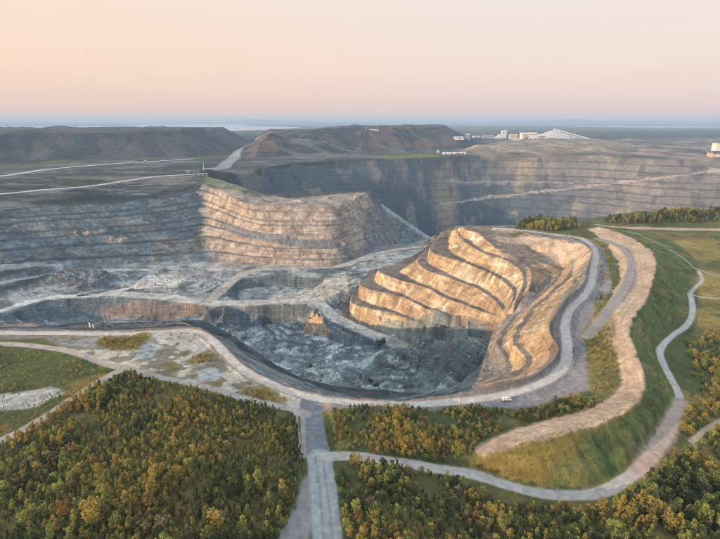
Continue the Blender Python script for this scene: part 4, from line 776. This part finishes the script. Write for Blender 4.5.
def scatter(P, spacing, seed, keep=1.0):
    xs = [p[0] for p in P]; ys = [p[1] for p in P]; r = np.random.default_rng(seed)
    gx, gy = np.meshgrid(np.arange(min(xs), max(xs), spacing), np.arange(min(ys), max(ys), spacing)); gx = gx.ravel()+r.uniform(-.5, .5, gx.size)*spacing; gy = gy.ravel()+r.uniform(-.5, .5, gy.size)*spacing
    s = sdf(gx, gy, P, 20); m = (s+fbm(gx, gy, 8, 2, seed)*3 > 0.3) & (r.random(gx.size) < keep); return gx[m], gy[m]
T = []   # x, y, height, shape, colour, zone
def plant(zone, poly, spacing, hr, probs, shapes, seed, z=0, keep=1.0, gap=0.16):
    P = WL(poly, z); x, y = scatter(P, spacing, seed, keep); r = np.random.default_rng(seed+1)
    dens_ = fbm(x, y, 16, 3, seed+2); m = dens_ > -gap-0.04; dens_ = dens_[m]; x, y = x[m], y[m]; c1 = fbm(x, y, 24, 3, 70); c2 = fbm(x, y, 11, 3, 71)
    for i in range(len(x)):
        w = np.array(probs, float); w[0] *= math.exp(10*c1[i]); w[2] *= math.exp(-9*c1[i]+3*c2[i]); w[3] *= math.exp(7*c2[i]); w[4] *= math.exp(-4*c2[i]); ci = r.choice(6, p=w/w.sum())
        hh = r.uniform(*hr)*(1+1.5*dens_[i])*(1.12 if ci == 0 else 1); T.append((x[i], y[i], hh, shapes[r.integers(len(shapes))], ci, zone))
ZA = [(-160,500),(-60,462),(0,446),(22,436),(48,423),(74,406),(98,390),(120,378),(134,376),(165,385),(200,394),(240,403),(275,412),(299,419),(301,440),(302,458),(304,478),(298,505),(286,530),(262,575),(240,640),(-160,640)]
plant('left', [(a, b) for a, b in ZA], 1.6, (1.6, 3.9), (0.7, 1.8, 0.7, 0.8, 0.12, 0.4), (0,2,2,3,3,4), 101, 1)
plant('left', [(-160,520),(0,475),(120,470),(250,480),(292,500),(262,575),(240,640),(-160,640)], 4.2, (5.0, 7.5), (0.5, 1.2, 0.9, 1.2, 0.1, 0.1), (2,3,4,1), 102, 1, 0.75)
plant('left', [(60,414),(98,390),(116,392),(100,425),(60,450),(20,458),(4,446),(30,434)], 2.6, (4.5, 7), (3.0, 0.3, 0.1, 0.4, 0.4, 0), (2,3,2), 103, 1, 0.8)
plant('centre', [(332,412),(360,408),(420,410),(480,409),(520,414),(556,401),(590,396),(606,404),(590,412),(552,419),(515,427),(486,437),(470,450),(430,458),(385,453),(350,449),(334,444)], 1.65, (1.6, 3.4), (0.7, 1.7, 0.7, 0.9, 0.3, 0.2), (0,1,2,3,5,5), 104, 1)
plant('bottom', [(334,470),(349,468),(352,540),(362,600),(345,600)], 2.0, (2.0, 3.2), (0.2, 1, 1.4, 0.3, 0.2, 0), (0,1,5), 105, 0)
plant('bottom', [(350,468),(385,467),(425,474),(468,481),(505,493),(545,502),(585,503),(612,497),(600,620),(360,620)], 2.0, (2.6, 5.0), (0.5, 1.6, 0.8, 1.2, 0.12, 0.5), (0,2,3,4,1), 106, -3)
plant('corner', [(612,506),(632,496),(654,480),(672,464),(684,446),(700,446),(730,440),(780,440),(860,520),(860,640),(590,640)], 2.6, (4.8, 8.6), (0.2, 0.9, 0.5, 2.2, 0.0, 0.25), (0,1,2,3,4), 107, -7)
plant('corner', [(684,392),(712,388),(760,392),(800,440),(730,440),(700,446),(680,436),(672,432),(682,414)], 2.6, (2.6, 4.6), (1.6, 0.8, 0.2, 1.0, 0.5, 0.2), (0,1,5), 108, -8, 0.85)
plant('right', [(684,345),(710,335),(760,335),(800,392),(712,386),(692,380)], 3.0, (2.4, 4.0), (1.6, 1.2, 0.3, 1.0, 0.3, 0.2), (0,1,5), 109, -7, 0.7)
plant('ridge', [(604,217),(640,213.6),(680,212.4),(720,212),(800,212),(800,221),(720,221.5),(660,221),(620,221.5),(606,220.5)], 5.2, (5, 9), (0.3, 1.2, 1.0, 0.9, 0.05, 0.6), (0,1,2,3), 110, 4, 0.95)
plant('ridge', [(514,226),(530,220),(548,217.5),(575,219),(582,229),(560,231.5),(535,230)], 3.6, (5, 10), (0.5, 1.4, 0.5, 1.1, 0.0, 0.6), (0,1,2,3), 111, 0)
plant('verge', [(594,300),(606,286),(612,312),(600,322),(611,345),(617,375),(608,396),(592,396),(588,370),(587,345),(590,325)], 2.4, (0.8, 1.9), (0.6, 1.2, 0.3, 1.0, 0.3, 0.6), (0,5,5), 112, 0, 0.8)
plant('verge', [(592,240),(606,250),(612,264),(606,280),(598,290),(600,262),(596,250)], 2.8, (0.9, 2.0), (0.6, 1, 0.5, 1.0, 0, 0.5), (0,5), 113, 0, 0.8)
plant('verge', [(540,236),(575,234),(596,238),(594,243),(570,241)], 3.0, (1.0, 2.4), (0.3, 1, 0.9, 1.0, 0, 0.5), (0,5), 114, 0, 0.8)
plant('verge', [(92,345),(108,338),(146,338.5),(138,352),(112,353)], 2.0, (0.9, 2.0), (1.0, 1, 0.5, 0.3, 0.6, 0), (0,5), 115, 0, 0.8)
plant('verge', [(184,363),(200,355),(216,354),(210,362),(192,366)], 2.0, (0.8, 1.7), (1.5, 0.8, 0.2, 0.5, 0.6, 0), (0,5), 116, 0, 0.7)
plant('verge', [(232,388),(258,391),(292,403),(296,410),(270,406),(240,398)], 2.0, (0.8, 2.0), (1.5, 0.8, 0.3, 0.5, 0.8, 0), (0,5), 117, 0, 0.8)
plant('grass', [(-120,350),(0,346),(60,356),(118,374),(96,388),(60,412),(0,444),(-120,470)], 1.9, (0.35, 1.4), (0.8, 1.3, 0.3, 0.9, 0.2, 0.3), (0,5), 118, 0, 0.6)
plant('slope', [(486,458),(560,439),(600,428),(640,404),(650,384),(638,350),(640,322),(656,290),(662,262),(686,268),(684,300),(652,340),(664,374),(670,398),(660,432),(640,462),(600,486),(545,486),(500,476)], 1.7, (0.3, 0.95), (0.7, 1.6, 0.0, 1.3, 0.0, 0.5), (0,5), 119, 0, 0.75)
plant('right', [(694,240),(760,240),(860,320),(800,392),(760,335),(710,335),(690,340),(676,348),(664,352),(700,312),(700,280)], 2.4, (0.35, 1.1), (1.3, 1.2, 0.0, 0.9, 0.1, 0.6), (0,5), 120, -5, 0.6)
TX = np.array([t[0] for t in T]); TY = np.array([t[1] for t in T]); TZ, tpd, _ = height(TX, TY); TH_ = np.array([t[2] for t in T])
RD = np.full(len(T), 1e9)
for P, w in ((RIMROAD, 5), (ACCESS_TOP, 6.2), (ACCESS, 5.2), (BRANCH, 3.2), (TRAIL, 3.4), (TRAIL2, 2.6), (TRAIL3, 1.6), (TRAIL4, 1.6), (TRAIL5, 1.8), (LTRACK, 2.6), (LTRACK2, 2.8), (BANKROAD, 4), (RIDGE, 6)): RD = np.minimum(RD, dist_line(TX, TY, P, 12)-w)
ok = (RD > TH_*0.10) & (tpd < -1)
dy_ = TY*CP-(TZ+TH_/2-H)*SP; dz_ = TY*SP+(TZ+TH_/2-H)*CP; SX = 360+F*TX/dy_; SY = 269.5-F*dz_/dy_
infr = (SX > 4) & (SX < 716) & (SY < 534) & (SY > 0) & ok; size = np.where(infr, TH_/dy_, 0)
big = [i for i in np.argsort(-size)[:290]]; bigset = set(int(i) for i in big)
r = random.Random(9)
FORM = ['round tree', 'broad tree', 'slender tree', 'upright tree', 'pointed tree', 'spreading shrub']
NM = ['broadleaf_tree', 'broadleaf_tree', 'birch_tree', 'birch_tree', 'conifer_tree', 'shrub']
ZW = {'left': ('in the left part of the left wood', 'in the middle of the left wood', 'in the left wood beside the access road', 100, 205),
      'bottom': ('in the bottom scrub beside the access road', 'in the middle of the bottom scrub', 'in the right part of the bottom scrub', 430, 520),
      'corner': ('in the lower-right wood beside the trail', 'in the middle of the lower-right wood', 'in the lower-right wood by the frame edge', 645, 685)}
ZG = {'left': 'trees of the left wood', 'bottom': 'trees of the scrub below the trail', 'corner': 'trees of the lower-right wood'}
ORD = 'leftmost,second,third,fourth,fifth,sixth,seventh,eighth,ninth,tenth,eleventh,twelfth'.split(',')
def words_of(i):
    x, y, h, si, ci, zone = T[i]; w = ZW.get(zone, ZW['bottom']); b = 'tall' if h > 7.2 else 'small' if h < 5 else 'mid-height'
    return b+' '+LN[ci]+' '+FORM[si], (w[0] if SX[i] < w[3] else w[1] if SX[i] < w[4] else w[2]), ('front' if SY[i] > 510 else 'rear')
cls_ = {}
for i in sorted(big, key=lambda i: SX[i]): cls_.setdefault(words_of(i), []).append(i)
LAB = {}
for (a1, a2, a3), L_ in cls_.items():
    for k, i in enumerate(L_):
        o_ = '' if len(L_) == 1 else (ORD[k] if k == 0 else ORD[min(k, 11)]+' from left')
        LAB[i] = (a1+', '+(o_+' ' if o_ else '')+a3+' row, '+a2) if o_ else a1+', '+a3+' row, '+a2
for i in big:
    x, y, h, si, ci, zone = T[i]
    lab = ' '.join(LAB[i].split()[:16])
    t = thing(NM[si], lab, 'shrub' if si == 5 else 'tree', (x, y, TZ[i]-0.05), r.uniform(0, 6.28), ZG.get(zone, 'trees of the scrub below the trail'))
    t.scale = (h*r.uniform(0.88, 1.15), h*r.uniform(0.88, 1.15), h)
    tk = bpy.data.objects.new('trunk', TK[si]); COL.objects.link(tk); tk.parent = t
    c = bpy.data.objects.new('crown', CR[si]); COL.objects.link(c); c.parent = t; c.material_slots[0].link = 'OBJECT'; c.material_slots[0].material = LEAF[ci]
rest = [i for i in range(len(T)) if ok[i] and i not in bigset]
print('TREES', len(T), 'rest', len(rest))
me = bpy.data.meshes.new('scrub_wood'); me.from_pydata([(T[i][0], T[i][1], float(TZ[i])-0.05) for i in rest], [], [])
for nm, ty, vals in (('pick', 'INT', [T[i][4]*len(SH)+T[i][3] for i in rest]), ('size', 'FLOAT', [T[i][2] for i in rest]), ('turn', 'FLOAT', [r.uniform(0, 6.28) for i in rest])):
    a = me.attributes.new(nm, ty, 'POINT'); a.data.foreach_set('value', vals)
wood = bpy.data.objects.new('scrub_wood', me); COL.objects.link(wood); wood['kind'] = 'stuff'; wood['label'] = 'dense autumn scrub and young trees massed around the pit rim'; wood['category'] = 'scrub'
ng = bpy.data.node_groups.new('scrub', 'GeometryNodeTree'); ng.interface.new_socket('Geometry', in_out='INPUT', socket_type='NodeSocketGeometry'); ng.interface.new_socket('Geometry', in_out='OUTPUT', socket_type='NodeSocketGeometry')
gi = ng.nodes.new('NodeGroupInput'); go = ng.nodes.new('NodeGroupOutput'); ip = ng.nodes.new('GeometryNodeInstanceOnPoints'); ci_ = ng.nodes.new('GeometryNodeCollectionInfo')
ci_.inputs['Collection'].default_value = protos; ci_.inputs['Separate Children'].default_value = True; ci_.inputs['Reset Children'].default_value = True; ip.inputs['Pick Instance'].default_value = True
def nattr(nm, ty): n = ng.nodes.new('GeometryNodeInputNamedAttribute'); n.data_type = ty; n.inputs['Name'].default_value = nm; return n.outputs['Attribute']
cx = ng.nodes.new('ShaderNodeCombineXYZ'); ng.links.new(nattr('turn', 'FLOAT'), cx.inputs['Z']); ng.links.new(gi.outputs[0], ip.inputs['Points']); ng.links.new(ci_.outputs[0], ip.inputs['Instance'])
ng.links.new(nattr('pick', 'INT'), ip.inputs['Instance Index']); ng.links.new(cx.outputs[0], ip.inputs['Rotation']); ng.links.new(nattr('size', 'FLOAT'), ip.inputs['Scale']); ng.links.new(ip.outputs[0], go.inputs[0])
wood.modifiers.new('scrub', 'NODES').node_group = ng

# ------------------------------------------------------------------ loose rock
rk_ = bpy.data.collections.new('rock_kinds')
for i in range(5):
    r5 = np.random.default_rng(80+i); bm_v = []; import bmesh; bm = bmesh.new(); bmesh.ops.create_icosphere(bm, subdivisions=2, radius=0.5)
    for v_ in bm.verts: v_.co = Vector([math.copysign(abs(c_)**0.7, c_) for c_ in v_.co])*float(0.8+0.35*r5.random()); v_.co.z *= 0.7
    me = bpy.data.meshes.new('rock_kind'); bm.to_mesh(me); bm.free(); me.materials.append(plain('rock_%d' % i, ((0.22,0.24,0.245),(0.12,0.135,0.14),(0.30,0.295,0.28),(0.17,0.18,0.19),(0.08,0.09,0.1))[i], 0.95)); rk_.objects.link(bpy.data.objects.new('rock_kind_%d' % i, me))
def cloud(name, label, cat, colln, pts, attrs):
    me = bpy.data.meshes.new(name); me.from_pydata(pts, [], [])
    for nm, ty, vals in attrs: a = me.attributes.new(nm, ty, 'POINT'); a.data.foreach_set('value', vals)
    o = bpy.data.objects.new(name, me); COL.objects.link(o); o['kind'] = 'stuff'; o['label'] = label; o['category'] = cat
    g2 = ng.copy(); [setattr(n_.inputs['Collection'], 'default_value', colln) for n_ in g2.nodes if n_.bl_idname == 'GeometryNodeCollectionInfo']; o.modifiers.new('scatter', 'NODES').node_group = g2
FL = WL([(205,318,-110),(228,306,-92),(300,305,-95),(345,318,-104),(400,344,-112),(470,352,-95),(482,372,-100),(400,386,-115),(300,376,-115),(240,338,-113)]); FM = WL([(0,300,-86),(60,270,-82),(200,268,-91),(300,270,-90),(372,258,-88),(345,300,-93),(220,300,-92),(100,297,-88)])
rx, ry = scatter(FL, 4.2, 201); mx_, my_ = scatter(FM, 6.5, 202); rx = np.r_[rx, mx_]; ry = np.r_[ry, my_]; kf = fbm(rx, ry, 18, 3, 203) > -0.03; rx, ry = rx[kf], ry[kf]
kd = np.minimum(np.minimum(dist_line(rx, ry, PITR[3], 14), dist_line(rx, ry, PITR[4], 14)), dist_line(rx, ry, PITR[1], 14)) > 9; rx, ry = rx[kd], ry[kd]; rz, _, _ = height(rx, ry)
cloud('rock_rubble', 'broken grey rock strewn over the floors of the pit', 'rubble', rk_, list(zip(rx.tolist(), ry.tolist(), (rz+0.1).tolist())),
      (('pick', 'INT', [r.randrange(5) for _ in rx]), ('size', 'FLOAT', [0.7+1.9*r.random()**3 for _ in rx]), ('turn', 'FLOAT', [r.uniform(0, 6.28) for _ in rx])))

# ------------------------------------------------------------------ air
hz = MB().box((0, 0, -60), (122000, 122000, 560)).build('haze', M['grey']); hz['kind'] = 'stuff'; hz['label'] = 'thin blue evening haze lying over the whole plain'; hz['category'] = 'haze'
m = bpy.data.materials.new('air'); m.use_nodes = True; t = m.node_tree; t.nodes.clear(); o_ = t.nodes.new('ShaderNodeOutputMaterial'); v = t.nodes.new('ShaderNodeVolumePrincipled')
v.inputs['Color'].default_value = (0.50, 0.69, 0.94, 1); v.inputs['Density'].default_value = 0.000085; v.inputs['Anisotropy'].default_value = 0.0
t.links.new(v.outputs[0], o_.inputs['Volume']); hz.data.materials.clear(); hz.data.materials.append(m)
